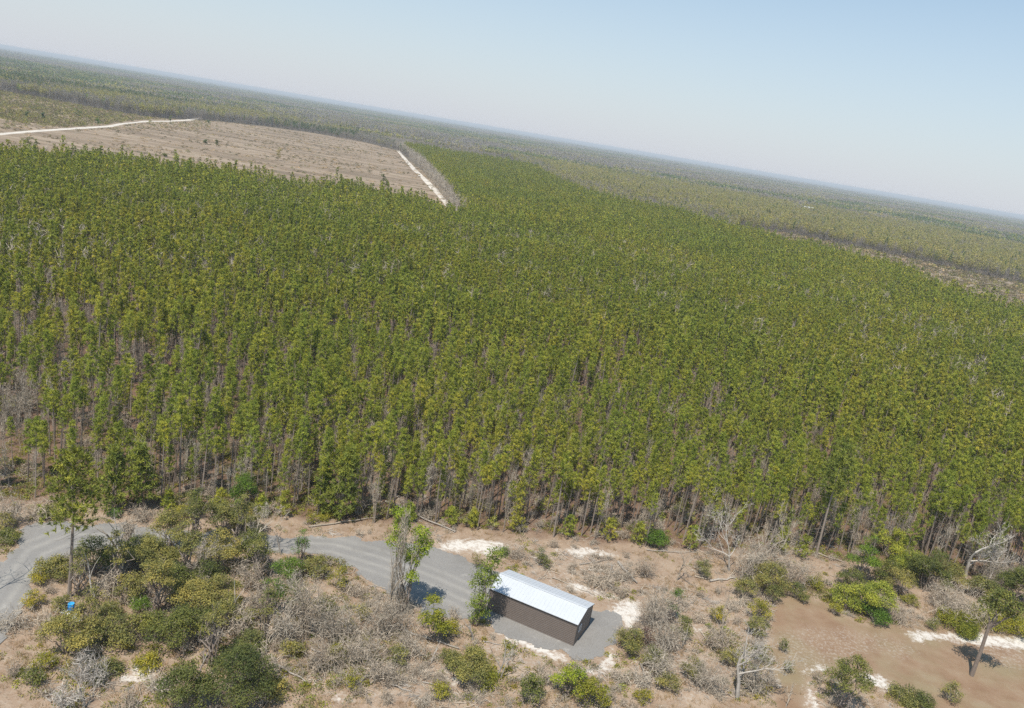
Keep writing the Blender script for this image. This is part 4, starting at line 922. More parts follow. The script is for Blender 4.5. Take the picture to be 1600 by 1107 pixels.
# ------------------------------------------------------------------ plantation pines
rng = np.random.default_rng(7)
def grid_points(x0, x1, y0, y1, step, jit=.42):
    X, Y = np.meshgrid(np.arange(x0, x1, step), np.arange(y0, y1, step)); X = X.ravel() + rng.uniform(-jit, jit, X.size) * step; Y = Y.ravel() + rng.uniform(-jit, jit, Y.size) * step
    return X, Y
X, Y = grid_points(-520, 560, 78, 1250, 1.95)
a9, b9 = proj(X, Y, X * 0 + 9); a0, b0 = proj(X, Y, X * 0)
vis = (a9 > -230) & (a9 < 1830) & (b9 < 1200)
k = vis & pip(a9, b9, PLANT) & (b0 < np.interp(a0, FRONT_X, FRONT_Y) + rng.normal(0, 3.5, X.size))
k &= ~((a0 > 735) & (b0 < 400) & pip(a0, b0, STRIP))
X, Y = X[k], Y[k]; a9 = a9[k]; dist = np.hypot(X, Y)
dn = fbm(X, Y, 22, 41); gapn = fbm(X, Y, 9, 55)
leftgap = np.clip((620 - a9) / 600, 0, 1) * np.clip((330 - dist) / 150, 0, 1)
drop = ((gapn > .72 - .05 * leftgap) & (proj(X, Y, X * 0)[1] < np.interp(proj(X, Y, X * 0)[0], FRONT_X, FRONT_Y) - 45)) | (rng.uniform(size=len(X)) < .06 + .26 * leftgap + .22 * np.clip((230 - dist) / 80, 0, 1))
X, Y, dist = X[~drop], Y[~drop], dist[~drop]
hs = .78 + .40 * fbm(X, Y, 40, 77) + rng.normal(0, .13, len(X)) + .28 * (rng.uniform(size=len(X)) < .035)
edgef = np.clip((dist - 105) / 60, 0, 1); hs = hs * (.86 + .14 * edgef)
PINES = []      # near kinds: (trunk mesh, crown mesh)
for i, (h, cf, R, nb, shp) in enumerate([(11, .38, .90, 28, .5), (12, .31, .98, 28, .5), (10.3, .46, 1.0, 32, .6), (11.8, .26, .82, 22, .45), (9.4, .56, 1.1, 34, .7), (12.6, .36, 1.0, 32, .5)]):
    T, Cn = pine(900 + i, h, cf, R, nb, 4, 15, .32, .060, bare=22, shape=shp)
    PINES.append((T.mesh('trunk', M['pinebark']), Cn.mesh('crown', M['pine']), T, Cn))
def combo(T, Cn, mats, name):
    q = MB(); q.merge(T, 0); q.merge(Cn, 1); return q.mesh(name, mats)
order = np.argsort(dist); infr = []
for i in order:
    x_, y_ = proj(X[i], Y[i], 7.0)
    if 5 < x_ < 1595: infr.append(i)
    if len(infr) >= 292: break
infr = np.array(infr); ind = np.zeros(len(X), bool); ind[infr] = True
SECT = [(150, 'behind the drive mouth'), (330, 'behind the oak thicket'), (450, 'behind the bright green tree'), (600, 'behind the layered pines'), (760, 'behind the gravel turnaround'), (900, 'behind the metal shed'), (1040, 'behind the log pile'), (1180, 'behind the big leafless trees'), (1330, 'around the taller right pine'), (1460, 'behind the right shrubs'), (1700, 'behind the white dead tree')]
def sector(x, y):
    px_, _ = proj(x, y, 3.0)
    return next(s for lim, s in SECT if px_ < lim or lim == 1700)
PG = 'plantation pines of the near forest edge'
for i in infr:
    px_, by = proj(X[i], Y[i], 0.0); dep = float(np.interp(px_, FRONT_X, FRONT_Y) - by)
    v = int(rng.integers(0, 6)); hgt = float(hs[i] * [11, 12, 10.3, 11.5, 9.6, 12.4][v]); size = 'short' if hgt < 9.6 else ('tall' if hgt > 11.6 else 'middling'); crn = 'small high crown' if v in (1, 3) else ('deep low crown' if v in (2, 4) else 'round crown')
    row = 'front-row' if dep < 9 else ('second-row' if dep < 22 else 'inner-row')
    e = empty('pine_tree', (X[i], Y[i], float(ghv(X[i], Y[i]))), '%s %s pine with %s %s' % (size, row, crn, sector(X[i], Y[i])), 'pine tree', PG, rz=float(rng.uniform(0, 6.28)), sc=float(hs[i]), tilt=(float(rng.normal(0, .03)), float(rng.normal(0, .03))))
    child('trunk', PINES[v][0], e); child('crown', PINES[v][1], e)
YP = [(262, 800, 768, 'left of the bright green tree, first one'), (303, 803, 772, 'left of the bright green tree, second one'), (345, 803, 762, 'directly left of the bright green tree'), (408, 806, 774, 'directly right of the bright green tree'), (440, 808, 768, 'left of the layered pines'), (640, 814, 786, 'just right of the vine-draped dead tree'), (702, 820, 792, 'above the white sand patch, left one'), (738, 824, 796, 'above the white sand patch, right one'), (802, 830, 792, 'behind the shed roof left end'), (888, 840, 806, 'behind the shed roof right end'), (950, 844, 810, 'behind the log pile, left one'), (995, 850, 816, 'behind the log pile, right one'), (1078, 860, 822, 'left of the big leafless trees'), (1218, 866, 826, 'right of the big leafless trees'), (1250, 874, 838, 'at the foot of the taller right pine')]
for i, (x, yb, yt, lab) in enumerate(YP):
    p = g(x, yb); h = height_for(p, yt); e = empty('young_pine', (p[0], p[1], gh(p[0], p[1]) - .03), 'young bushy pine on the forest edge ' + lab, 'pine tree', 'young pines on the forest edge')
    T, Cn = pine(1400 + i, h, .88, .32 * h + .3, 26, 4, 14, .38, .07, .07, 2, .1, .7); T.build('trunk', M['pinebark'], e); Cn.build('crown', M['pine'], e)
near_p = [combo(p_[2], p_[3], [M['pinebark'], M['pine']], 'pine_near_%d' % i) for i, p_ in enumerate(PINES)]
mid_p = []; far_p = []
for i in range(6):
    T, Cn = pine(950 + i, 10 + 1.1 * (i % 4), [.40, .34, .44, .30, .38, .48][i], [.72, .84, .66, .70, .92, .80][i], 20, 3, 13, .38, .11, .11, 5, shape=.5); mid_p.append(combo(T, Cn, [M['pinebark'], M['pine']], 'pine_mid_%d' % i))
    T, Cn = pine(980 + i, 10 + 1.1 * (i % 4), .36, .82 + .08 * (i % 3), 13, 2, 9, .50, .23, .11, 0, shape=.45); far_p.append(combo(T, Cn, [M['pinebark'], M['pine']], 'pine_far_%d' % i))
rest = ~ind; Xr, Yr, dr, hr = X[rest], Y[rest], dist[rest], hs[rest]
lod = np.where(dr < 170, 0, np.where(dr < 340, 6, 12)); idx = lod + rng.integers(0, 6, len(Xr))
scatter('pine_forest', np.stack([Xr, Yr, ghv(Xr, Yr)], 1), near_p + mid_p + far_p, idx, np.stack([hr * rng.uniform(.75, 1.15, len(Xr)), hr * rng.uniform(.75, 1.15, len(Xr)), hr], 1), rng.uniform(0, 6.28, len(Xr)), .035, 'dense green pine plantation filling the middle of the view', 'forest')
print('pines', len(X))

# leafless hardwoods between the pines
bare_m = []
for i in range(5):
    r_ = np.random.default_rng(1100 + i); T = MB(); dead_skel(T, r_, (0, 0, 0), (0, 0, 1.), 5.5, .07, 3, 5, .5, True, 5, .6)
    s_ = 9.0 / max(v[:, 2].max() for v in T.v)
    for j, v in enumerate(T.v): T.v[j] = v * s_ * np.array([.8, .8, 1])
    n = 200; cc = np.concatenate(T.v)[r_.integers(0, sum(len(v) for v in T.v), n)]; slivers(T, r_, cc, unit(r_.normal(size=(n, 3)) * .5 + [0, 0, 1.]), r_.uniform(.5, 1.2, n), .045, .5)
    bare_m.append(T.mesh('bare_%d' % i, M['twig']))
bare_l = []
for i in range(3):
    r_ = np.random.default_rng(1200 + i); T = MB(); tube(T, [(0, 0, 0), (0, 0, 8)], [.09, .03], 4); n = 60
    slivers(T, r_, np.stack([r_.normal(0, .3, n), r_.normal(0, .3, n), r_.uniform(2.5, 8.5, n)], 1), unit(r_.normal(size=(n, 3)) * .6 + [0, 0, .9]), r_.uniform(1, 2.2, n), .12, .5); bare_l.append(T.mesh('barefar_%d' % i, M['twig']))
Xb, Yb = grid_points(-300, 420, 82, 520, 2.8)
a9, b9 = proj(Xb, Yb, Xb * 0 + 8); a0, b0 = proj(Xb, Yb, Xb * 0); db = np.hypot(Xb, Yb)
lg = np.clip((800 - a9) / 700, 0, 1) * np.clip((360 - db) / 160, 0, 1)
pn = fbm(Xb, Yb, 12, 90); kb = (a9 > -150) & (a9 < 1750) & pip(a9, b9, PLANT) & (b0 < np.interp(a0, FRONT_X, FRONT_Y) + 2)
hotspot = np.exp(-((a9 - 700) / 260) ** 2) * (db < 150); lg = lg * np.clip((np.interp(a0, FRONT_X, FRONT_Y) - b0) / 60, .15, 1)
kb &= rng.uniform(size=len(Xb)) < np.clip((pn - .56) * 3.4, 0, .8) + .42 * lg + .38 * hotspot + .10 + .12 * (db < 200)
Xb, Yb, db = Xb[kb], Yb[kb], db[kb]; o_ = np.argsort(db)
nb_ = [i for i in o_ if 5 < proj(Xb[i], Yb[i], 5.)[0] < 1595][:150]; isn = np.zeros(len(Xb), bool); isn[nb_] = True
for i in nb_:
    by = proj(Xb[i], Yb[i], 0.)[1]; px_ = proj(Xb[i], Yb[i], 0.)[0]; dep = float(np.interp(px_, FRONT_X, FRONT_Y) - by)
    o = bpy.data.objects.new('leafless_tree', bare_m[int(rng.integers(0, 5))]); COL.objects.link(o); o.location = (Xb[i], Yb[i], float(ghv(Xb[i], Yb[i]))); s_ = float(rng.uniform(.6, 1.15)); o.scale = (s_, s_, s_); o.rotation_euler = (float(rng.normal(0, .06)), float(rng.normal(0, .06)), float(rng.uniform(0, 6.28)))
    tag(o, ('short ' if s_ < .8 else ('tall ' if s_ > .98 else 'thin ')) + ('grey leafless tree on the pine edge ' if dep < 12 else 'grey leafless tree between the pines ') + sector(Xb[i], Yb[i]), 'leafless tree', 'grey leafless trees among the near pines')
rb = ~isn
scatter('leafless_wood', np.stack([Xb[rb], Yb[rb], Xb[rb] * 0], 1), bare_m + bare_l, np.where(db[rb] < 220, rng.integers(0, 5, rb.sum()), 5 + rng.integers(0, 3, rb.sum())), np.where(db[rb] < 220, rng.uniform(.7, 1.15, rb.sum()), rng.uniform(1.0, 1.35, rb.sum())), rng.uniform(0, 6.28, rb.sum()), .05, 'grey leafless trees scattered through the pine plantation', 'forest')

# ------------------------------------------------------------------ woods beyond the plantation
def tree_far(seed, h, w, n, ls, mat, twig=30, zc=.62, hz=.36, evergreen=False):
    r_ = np.random.default_rng(seed); q = MB(); tube(q, [(0, 0, 0), (r_.normal() * .2, r_.normal() * .2, h * .8)], [.16, .05], 4, 0)
    c = rdir(r_, n) * r_.uniform(.35, 1, (n, 1)) * np.array([w / 2, w / 2, h * hz]) + [0, 0, h * zc]
    if evergreen: c[:, :2] *= np.clip((h * 1.02 - c[:, 2]) / (h * .6), .15, 1.2)[:, None]
    leaves(q, r_, c, unit(r_.normal(size=(n, 3)) * .8 + [0, 0, .6]), ls * r_.uniform(.7, 1.4, n), np.clip(.5 + r_.normal(0, .2, n), 0, 1), 1)
    k_ = 26; slivers(q, r_, np.stack([r_.normal(0, w * .3, k_), r_.normal(0, w * .3, k_), r_.uniform(0, h * .4, k_)], 1), unit(r_.normal(size=(k_, 3)) * .25 + [0, 0, 1.]), r_.uniform(2, 5, k_), .16, .5, 0)
    if twig: slivers(q, r_, c[r_.integers(0, n, twig)] * [.8, .8, .8], unit(r_.normal(size=(twig, 3)) * .5 + [0, 0, 1.]), r_.uniform(1.5, 3.5, twig), .13, .5, 0)
    return q
HW = [tree_far(1300 + i, 13 + i % 3, 6.8, 170, .95, 'bud', 40).mesh('hardwood_%d' % i, [M['fartwig'], M['bud']]) for i in range(4)]
GW = [tree_far(1310 + i, 13 + i % 3, 5.5, 26, .6, 'bud', 210).mesh('greywood_%d' % i, [M['fartwig'], M['bud']]) for i in range(3)]
EW = [tree_far(1320 + i, 14 + i % 3, 5.0, 120, .95, 'farpine', 0, .6, .4, True).mesh('evergreen_%d' % i, [M['pinebark'], M['farpine']]) for i in range(3)]
GR = [tree_far(1330 + i, 12, 6.5, 130, .85, 'green', 0).mesh('fresh_%d' % i, [M['pinebark'], M['green']]) for i in range(1)]
Xh, Yh = grid_points(-1150, 1150, 380, 1700, 4.9)
a9, b9 = proj(Xh, Yh, Xh * 0 + 9); a0, b0 = proj(Xh, Yh, Xh * 0); dh = np.hypot(Xh, Yh)
kh = (a9 > -160) & (a9 < 1760) & (dh < 1700) & ~pip(a9, b9, PLANT) & ~pip(a0, b0 + (fbm(Xh, Yh, 30, 4) - .5) * 5, CLEAR) & ~pip(a0, b0, STRIP)
kh &= ~((a9 < 735) & (b9 > 236)) & ~((a9 > 1100) & (b9 > 440))
HOUSES = [(1247, 322, 'left one of two tiny white houses among the far right woods'), (1263, 327, 'right one of two tiny white houses among the far right woods'), (575, 194, 'tiny white house alone among the far woods beyond the clearing')]
HP = [g(x, y, 4) for x, y, _ in HOUSES]
for q_ in HP:
    dd_ = unit(q_[:2]); rel = np.stack([Xh - q_[0], Yh - q_[1]], 1); al = rel @ dd_; pe = np.abs(rel @ np.array([-dd_[1], dd_[0]])); kh &= ~((al > -130) & (al < 14) & (pe < 11))
Xh, Yh, a9, b9, dh = Xh[kh], Yh[kh], a9[kh], b9[kh], dh[kh]
plx = [560, 640, 720, 800, 880, 960, 1050, 1150, 1230, 1330, 1400, 1500, 1600, 1900]; ply = [202, 208, 220, 243, 288, 313, 332, 356, 370, 390, 402, 425, 446, 500]
up = np.interp(a9, plx, ply) - b9
u = rng.uniform(size=len(Xh)); z1 = fbm(Xh, Yh, 170, 61); z2 = fbm(Xh, Yh, 60, 63)
typ = np.full(len(Xh), 0)
right = a9 > 760
band = right & (up < 62); typ[band] = np.where((up[band] < 16) & (u[band] < .65), 1, np.where(u[band] < .14 + .3 * (z2[band] > .6), 1, np.where(u[band] > .955, 2, 0)))
oth = right & ~band; typ[oth] = np.where(z1[oth] + .25 * (u[oth] - .5) > .5, 2, np.where(u[oth] < .25 + .7 * (z2[oth] > .48), 1, 0))
lf = ~right; typ[lf] = np.where(z1[lf] + .35 * (u[lf] - .5) > .68, 2, np.where(u[lf] < .35 + .5 * (z2[lf] > .52), 1, np.where(u[lf] > .97, 3, 0)))
strip_g = (a9 > 560) & (a9 < 770) & (b9 > 200); typ[strip_g & (u < .9)] = 1
grn = right & (up > 40) & (up < 75) & (a9 < 1050) & (u < .35); typ[grn] = 3
base_i = {0: (0, 4), 1: (4, 3), 2: (7, 3), 3: (10, 1)}
idx = np.array([base_i[t][0] + int(r_ * base_i[t][1]) for t, r_ in zip(typ, rng.uniform(0, .999, len(typ)))])
tall = (~right & (b9 < 190)) * .25
sc_ = rng.uniform(.68, 1.08, len(Xh)) + tall * rng.uniform(.3, 1, len(Xh)); sc_[strip_g] *= .8
drp = rng.uniform(size=len(Xh)) > .06
scatter('mixed_woods', np.stack([Xh, Yh, Xh * 0], 1)[drp], HW + GW + EW + GR, idx[drp], sc_[drp], rng.uniform(0, 6.28, drp.sum()), .03, 'mixed budding and evergreen woods beyond the pine plantation', 'forest')
# grey fringe along the sand road and regrowth on the right strip
Xg, Yg = grid_points(-260, 30, 430, 1300, 3.4); a9, b9 = proj(Xg, Yg, Xg * 0 + 7)
GRY = [(615, 208), (650, 228), (700, 272), (745, 332), (716, 330), (690, 292), (655, 252), (630, 232), (600, 215)]
kg = pip(a9, b9, GRY); Xg, Yg = Xg[kg], Yg[kg]
scatter('leafless_fringe', np.stack([Xg, Yg, Xg * 0], 1), bare_l, rng.integers(0, 3, len(Xg)), rng.uniform(.9, 1.3, len(Xg)), rng.uniform(0, 6.28, len(Xg)), .04, 'grey leafless trees fringing the white sand road', 'trees')

# patches of woods out to the horizon
def patch(seed, mats_mix, S=80, n=150):
    r_ = np.random.default_rng(seed); q = MB(); mats = [M['fartwig'], M['bud'], M['farpine'], M['pine']]
    X_, Y_ = r_.uniform(-S / 2, S / 2, n), r_.uniform(-S / 2, S / 2, n)
    for x_, y_ in zip(X_, Y_):
        t = r_.choice(4, p=mats_mix); h = r_.uniform(10, 15); k_ = 12; w = r_.uniform(4, 7)
        c = rdir(r_, k_) * r_.uniform(.4, 1, (k_, 1)) * np.array([w / 2, w / 2, h * .3]) + [x_, y_, h * .68]
        if t == 0: slivers(q, r_, c, unit(r_.normal(size=(k_, 3)) * .4 + [0, 0, 1.]), 3.2, .8, .5, 0)
        else: leaves(q, r_, c, unit(r_.normal(size=(k_, 3)) * .7 + [0, 0, .8]), 2.6 * r_.uniform(.7, 1.3, k_), np.clip(.5 + r_.normal(0, .12) + r_.normal(0, .06, k_), 0, 1), int(t))
    return q.mesh('patch_%d' % seed, mats)
PT = [patch(1, [.22, .66, .10, .02]), patch(2, [.80, .12, .08, 0]), patch(3, [.03, .04, .88, .05]), patch(4, [.2, .3, .45, .05]), patch(5, [.60, .34, .06, 0]), patch(6, [.04, .08, .78, .10])]
Xp, Yp = grid_points(-7500, 7500, 1400, 9500, 78, .06); ap, bp_ = proj(Xp, Yp, Xp * 0 + 9); dp = np.hypot(Xp, Yp)
kp = (ap > -250) & (ap < 1850) & (dp > 1660) & (dp < 9500); Xp, Yp = Xp[kp], Yp[kp]
zz = fbm(Xp * .7, Yp, 620, 71, 4) + rng.normal(0, .05, len(Xp)); pi_ = np.digitize(zz, [.38, .46, .53, .58, .64]); pi_ = np.array([1, 4, 0, 2, 3, 5])[pi_]
gap = fbm(Xp, Yp, 260, 73) > .74
scatter('far_woods', np.stack([Xp, Yp, Xp * 0], 1)[~gap], PT, pi_[~gap], np.stack([np.ones((~gap).sum()) * 1.06] * 2 + [rng.uniform(.85, 1.15, (~gap).sum())], 1), rng.integers(0, 4, (~gap).sum()) * PI / 2, 0.0, 'flat hazy woods reaching to the horizon', 'forest')
print('far', len(Xh), len(Xp), len(Xb))

def house(p, label, s=1.0, rz=.3):
    e = empty('house', (p[0], p[1], 0), label, 'house', rz=rz, sc=s)
    q = MB(); box(q, -7, 7, -4, 4, 0, 3.6); q.build('wall', m_white, e)
    q = MB(); q.add([(-7.6, -4.6, 3.61), (7.6, -4.6, 3.61), (7.6, 0, 6.2), (-7.6, 0, 6.2), (7.6, 4.6, 3.61), (-7.6, 4.6, 3.61)], [(0, 1, 2, 3), (3, 2, 4, 5), (0, 5, 4, 1)]); q.add([(-7.6, -4.6, 3.61), (-7.6, 0, 6.2), (-7.6, 4.6, 3.61), (7.6, -4.6, 3.61), (7.6, 4.6, 3.61), (7.6, 0, 6.2)], [(0, 1, 2), (3, 4, 5)]); q.build('roof', m_white, e)
    for x_ in (-4.5, 4.0):
        q = MB(); box(q, x_ - .8, x_ + .8, -4.06, -4.002, 1.2, 2.6); q.build('window', m_glass, e)
    q = MB(); box(q, -.5, .5, -4.07, -4.002, 0, 2.1); q.build('door', m_trim, e)
for (x_, y_, lab), q_, s_ in zip(HOUSES, HP, (1.15, 1.3, .9)): house((q_[0], q_[1]), lab, s_)

# ------------------------------------------------------------------ clearing: lone trees and scrub
LONE = [(45, 232, 215, 14, 'dark', 'dark bushy lone tree on the clearing nearest the left edge, below the sand track'), (152, 196, 186, 7, 'green', 'small green lone tree just above the sand track on the left'), (122, 186, 171, 7, 'farpine', 'narrow lone tree above the sand track, between two darker ones'),
 (67, 187, 176, 5, 'farpine', 'thin dark lone tree high on the left clearing'), (41, 185, 175, 4, 'farpine', 'thinnest dark lone tree high on the left clearing near the edge'), (266, 193, 181, 4, 'farpine', 'slim dark lone tree standing right on the sand track line'),
 (326, 194, 188, 5, 'farpine', 'small round lone tree at the right end of the sand track'), (338, 230, 219, 4, 'dark', 'slim dark lone tree in the middle of the brown clearing'), (434, 251, 233, 8, 'vine', 'greyish-brown lone tree on the brown clearing'),
 (597, 297, 273, 7, 'dark', 'tallest dark lone tree on the clearing near the sand road'), (603, 295, 281, 6, 'dark', 'shorter tree touching the tallest dark lone tree'), (321, 226, 219, 5, 'farpine', 'tiny lone tree left of the slim dark middle one'), (258, 246, 241, 5, 'dark', 'tiny dark shrub near the plantation edge in the clearing'), (233, 195, 183, 5, 'vine', 'pale bare lone tree beside the bend of the sand track')]
for i, (x, yb, yt, w, mt, lab) in enumerate(LONE):
    p = g(x, yb); h = height_for(p, yt); wm = w * mpp(p); e = empty('lone_tree', (p[0], p[1], .05), lab, 'tree', 'lone trees on the clearing')
    r_ = np.random.default_rng(1500 + i); T = MB(); tube(T, [(0, 0, 0), (0, 0, h * .9)], [.2, .06], 5); Cn = MB()
    for j in range(5): clumps(Cn, r_, (r_.normal() * wm * .16, r_.normal() * wm * .16, h * (.35 + .14 * j)), (wm * .36, wm * .36, h * .15), 16, 7, .55, .3)
    T.build('trunk', M['pinebark'], e); Cn.build('crown', M[mt] if mt != 'vine' else M['bud'], e)
def tuft_mesh(seed, n, h, w, mat, width=.05, leafy=False, ls=.3):
    r_ = np.random.default_rng(seed); q = MB()
    if leafy:
        c = r_.normal(size=(n, 3)) * [w * .3, w * .3, 0]; c[:, 2] = r_.uniform(.1, 1, n) * h * np.exp(-(c[:, 0] ** 2 + c[:, 1] ** 2) / (w * w * .25)); leaves(q, r_, c, unit(r_.normal(size=(n, 3)) * .7 + [0, 0, .6]), ls * r_.uniform(.6, 1.4, n), r_.uniform(.15, .85, n))
    else:
        c = r_.normal(size=(n, 3)) * [w * .3, w * .3, 0]; slivers(q, r_, c, unit(r_.normal(size=(n, 3)) * [.6, .6, .15] + [0, 0, 1.]), h * r_.uniform(.5, 1.2, n), width, r_.uniform(.1, .9, n))
    return q.mesh('tuft_%d' % seed, mat)
Xc, Yc = grid_points(-900, -20, 330, 1250, 6.0); a0, b0 = proj(Xc, Yc, Xc * 0)
den = fbm(Xc, Yc * 3, 50, 81); kc = (a0 > -120) & (a0 < 760) & pip(a0, b0, CLEAR) & ((rng.uniform(size=len(Xc)) < np.clip((den - .36) * 2.2, .05, .85)) | ((a0 < 330) & (b0 < 205) & (rng.uniform(size=len(Xc)) < .9)))
# keep the tracks open
Xc, Yc, a0, b0 = Xc[kc], Yc[kc], a0[kc], b0[kc]
trk = np.abs(b0 - np.interp(a0, [-150, 0, 60, 120, 170, 190, 230, 262, 295, 325], [222, 210, 205, 201, 198, 194, 190, 190, 188, 182])) < 2.2
Xc, Yc, a0, b0 = Xc[~((a0 < 330) & trk)], Yc[~((a0 < 330) & trk)], a0[~((a0 < 330) & trk)], b0[~((a0 < 330) & trk)]
CS = [tuft_mesh(1600 + i, 40, [1.0, 1.6, 2.6, 1.2][i], [3.0, 4, 3, 5][i], M[['scrub', 'scrub', 'oak', 'dry'][i]], leafy=True, ls=.8) for i in range(4)]
upl = (a0 < 330) & (b0 < 200)
ci = np.where(rng.uniform(size=len(Xc)) < np.where(upl, .5, .06), 2, rng.choice([0, 1, 3], len(Xc)))
scatter('clearing_scrub', np.stack([Xc, Yc, Xc * 0 + .05], 1), CS, ci, rng.uniform(.35, .95, len(Xc)), rng.uniform(0, 6.28, len(Xc)), .02, 'low scrub and slash scattered over the brown clearing', 'scrub')
Xu2, Yu2 = grid_points(-1300, -150, 640, 1900, 4.2); a0, b0 = proj(Xu2, Yu2, Xu2 * 0)
ku2 = (a0 > -120) & (a0 < 330) & pip(a0, b0, CLEAR) & (b0 < np.interp(a0, [-150, 0, 60, 120, 170, 190, 230, 262, 295, 325], [219, 207, 202, 198, 195, 191, 187, 187, 185, 179])) & (rng.uniform(size=len(Xu2)) < np.clip(fbm(Xu2, Yu2, 60, 85) * 1.9 - .35, .1, .9))
scatter('clearing_regrowth', np.stack([Xu2, Yu2, Xu2 * 0 + .05], 1)[ku2], CS, rng.choice([0, 1, 2], ku2.sum(), p=[.35, .25, .4]), rng.uniform(.5, 1.3, ku2.sum()), rng.uniform(0, 6.28, ku2.sum()), .02, 'olive regrowth scrub on the far side of the sand track', 'scrub')
Xs, Ys = grid_points(150, 700, 330, 1100, 5.0); a0, b0 = proj(Xs, Ys, Xs * 0); ks = pip(a0, b0, STRIP) & (a0 < 1760) & (rng.uniform(size=len(Xs)) < .8); Xs, Ys = Xs[ks], Ys[ks]
scatter('strip_scrub', np.stack([Xs, Ys, Xs * 0 + .05], 1), CS, rng.choice([0, 1, 3, 2], len(Xs), p=[.4, .3, .1, .2]), rng.uniform(.6, 1.7, len(Xs)), rng.uniform(0, 6.28, len(Xs)), .02, 'pale brush on the bare strip beyond the pines at right', 'scrub')

# ------------------------------------------------------------------ ground cover of the foreground and forest floor
Xf, Yf = grid_points(-70, 112, 47, 150, .62, .5); a0, b0 = proj(Xf, Yf, Xf * 0); fr = np.interp(a0, FRONT_X, FRONT_Y)
ej = (fbm(Xf, Yf, 1.6, 131) - .5) * 22; inD = pip(a0 + ej, b0 + ej * .7, DRIVE) & pip(a0 - ej, b0 + ej * .6, DRIVE); inS = np.zeros(len(Xf), bool)
for P_ in SANDS: inS |= pip(a0, b0, P_)
inF = pip(a0, b0, FIELD)
loc = np.stack([(Xf - B[0]) * math.cos(-ang) - (Yf - B[1]) * math.sin(-ang), (Xf - B[0]) * math.sin(-ang) + (Yf - B[1]) * math.cos(-ang)], 1)
inH = (loc[:, 0] > -L_ - .8) & (loc[:, 0] < .8) & (loc[:, 1] > -.8) & (loc[:, 1] < W_ + .8)
ok = ~inD & ~inS & ~inF & ~inH & (a0 > -120) & (a0 < 1720) & (b0 < 1230)
inM = np.zeros(len(Xf), bool)
for P_ in MOTTLE: inM |= pip(a0, b0, P_)
verge = (b0 > fr - 2) & (b0 < fr + 48)
dn = fbm(Xf, Yf, 5, 95); u = rng.uniform(size=len(Xf))
k1 = ok & (b0 > fr - 25) & (u < np.clip((dn - .28) * 2.4, 0, .95) * np.where(verge, .35, .8) * np.where(inM, .5, 1))
GT = [tuft_mesh(1700 + i, 26, [.5, .7, .35][i], [.7, .8, 1.0][i], M['dry'], .045) for i in range(3)]
scatter('dry_grass', np.stack([Xf, Yf, ghv(Xf, Yf) - .02], 1)[k1], GT, rng.integers(0, 3, k1.sum()), rng.uniform(.5, 1.1, k1.sum()), rng.uniform(0, 6.28, k1.sum()), .1, 'dry tan grass and weeds covering the open foreground', 'grass')
gn = fbm(Xf, Yf, 7, 99); k2 = ok & ((rng.uniform(size=len(Xf)) < np.clip((gn - .45) * 1.8, 0, .6) * np.where(verge, .25, 1)) | ((b0 < fr + 2) & (rng.uniform(size=len(Xf)) < .10))) 
LV = [tuft_mesh(1750 + i, 60, [.5, .8, .45, .9][i], [.9, 1.3, 1.0, 1.5][i], M[['yellow', 'oak', 'pine', 'dark'][i]], leafy=True, ls=.17) for i in range(4)]
scatter('low_weeds', np.stack([Xf, Yf, ghv(Xf, Yf)], 1)[k2], LV, rng.choice(4, k2.sum(), p=[.3, .35, .2, .15]), rng.uniform(.4, 1.2, k2.sum()), rng.uniform(0, 6.28, k2.sum()), .05, 'low green weeds and palmetto between the shrubs', 'weeds')
sn = fbm(Xf, Yf, 6, 105); k3 = ok & (b0 > fr - 40) & (rng.uniform(size=len(Xf)) < np.clip((sn - .42) * 1.3 + .3 * (pip(a0, b0, MOTTLE[4]) | pip(a0, b0, MOTTLE[5]) | pip(a0, b0, MOTTLE[3])), .01, .5) * np.where(verge, .6, 1))
def sticks(seed, n, L, mat, r=.025):
    r_ = np.random.default_rng(seed); q = MB()
    for i in range(n):
        a = r_.uniform(0, 6.28); c = np.array([r_.normal() * .5, r_.normal() * .5, .06]); d = np.array([math.cos(a), math.sin(a), r_.uniform(-.02, .3)]) * L * r_.uniform(.4, 1); tube(q, [c - d / 2 + [0, 0, abs(d[2]) / 2], c + [0, 0, .05], c + d / 2 + [0, 0, abs(d[2]) / 2]], [r * r_.uniform(.6, 1.5), r, r * .5], 4)
    return q.mesh('sticks_%d' % seed, mat)
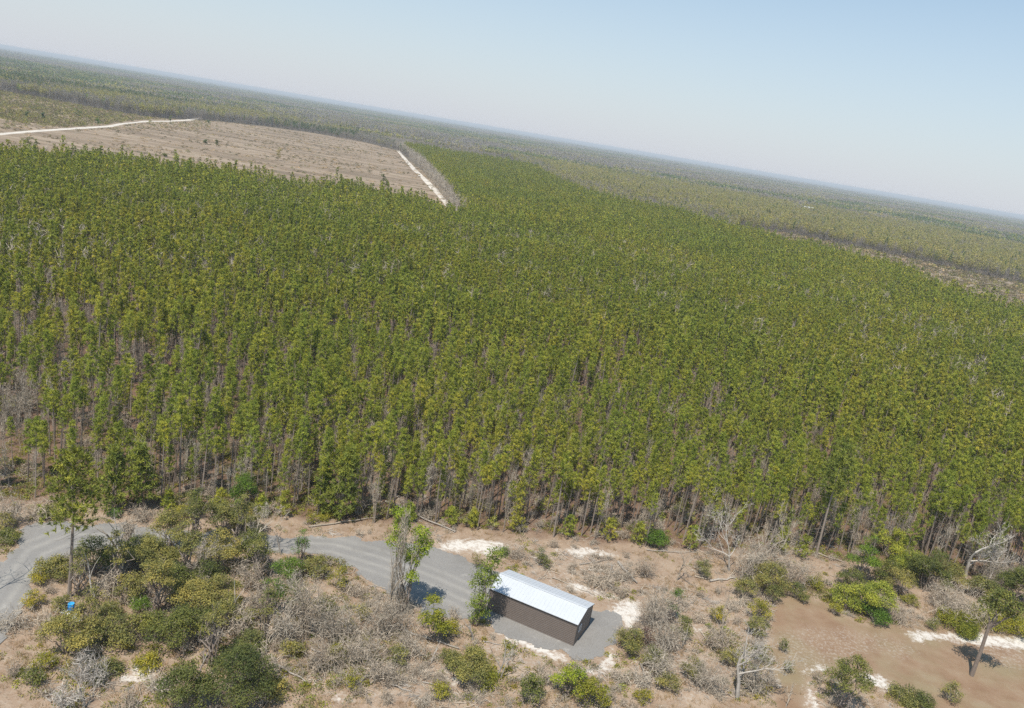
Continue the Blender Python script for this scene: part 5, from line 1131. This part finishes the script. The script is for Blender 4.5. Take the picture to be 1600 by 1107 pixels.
SK = [sticks(1800, 9, 1.5, M['silver'], .03), sticks(1801, 12, 1.1, M['twig'], .022), sticks(1802, 10, 1.7, M['vine'], .03), brush(1803, .9, 1.6, 90, .04).mesh('brush_a', M['twig']), brush(1804, 1.5, 2.0, 130, .045).mesh('brush_b', M['vine'])]
scatter('woody_debris', np.stack([Xf, Yf, ghv(Xf, Yf)], 1)[k3], SK, rng.choice(5, k3.sum(), p=[.2, .25, .2, .2, .15]), rng.uniform(.5, 1.15, k3.sum()), rng.uniform(0, 6.28, k3.sum()), .06, 'fallen twigs and leafless brush littering the cleared ground', 'debris')
# brush under the first rows of pines
Xu, Yu = grid_points(-110, 160, 84, 200, 2.1, .5); a0, b0 = proj(Xu, Yu, Xu * 0); fr = np.interp(a0, FRONT_X, FRONT_Y); un = fbm(Xu, Yu, 8, 111)
mid = np.exp(-((a0 - 780) / 320) ** 2)
ku = (b0 < fr + 1) & (a0 > -120) & (a0 < 1720) & (rng.uniform(size=len(Xu)) < np.clip((un - .45) * 2.0, .04, .6) + .25 * mid)
UB = [brush(1900, 2.6, 2.6, 200, .05).mesh('ub_a', M['twig']), brush(1901, 3.6, 2.4, 240, .05).mesh('ub_b', M['vine'])]
for i, (mt, h_) in enumerate((('oak', 1.8), ('pine', 2.6), ('dark', 2.2))):
    T, Cn = broad(1910 + i, h_, 2.2, 4, .2, .8, .1, .04); UB.append(combo(T, Cn, [M['twig'], M[mt]], 'ub_g%d' % i))
scatter('forest_underbrush', np.stack([Xu, Yu, ghv(Xu, Yu)], 1)[ku], UB, rng.choice(5, ku.sum(), p=[.22, .20, .20, .28, .10]), rng.uniform(.5, 1.1, ku.sum()), rng.uniform(0, 6.28, ku.sum()), .06, 'twiggy underbrush beneath the first rows of pines', 'underbrush')

# ------------------------------------------------------------------ haze
q = MB(); box(q, -31500, 31500, -31500, 31500, -1.5, 58.0)
m, nt, out = new_mat('haze'); pv = node(nt, 'ShaderNodeVolumePrincipled'); pv.inputs['Color'].default_value = (.90, .945, .98, 1); pv.inputs['Density'].default_value = .00013; pv.inputs['Anisotropy'].default_value = 0.0
nt.links.new(pv.outputs[0], out.inputs['Volume'])
hz_ = q.build('haze', m); tag(hz_, 'thin pale haze over the far woods', 'haze', None, 'stuff')
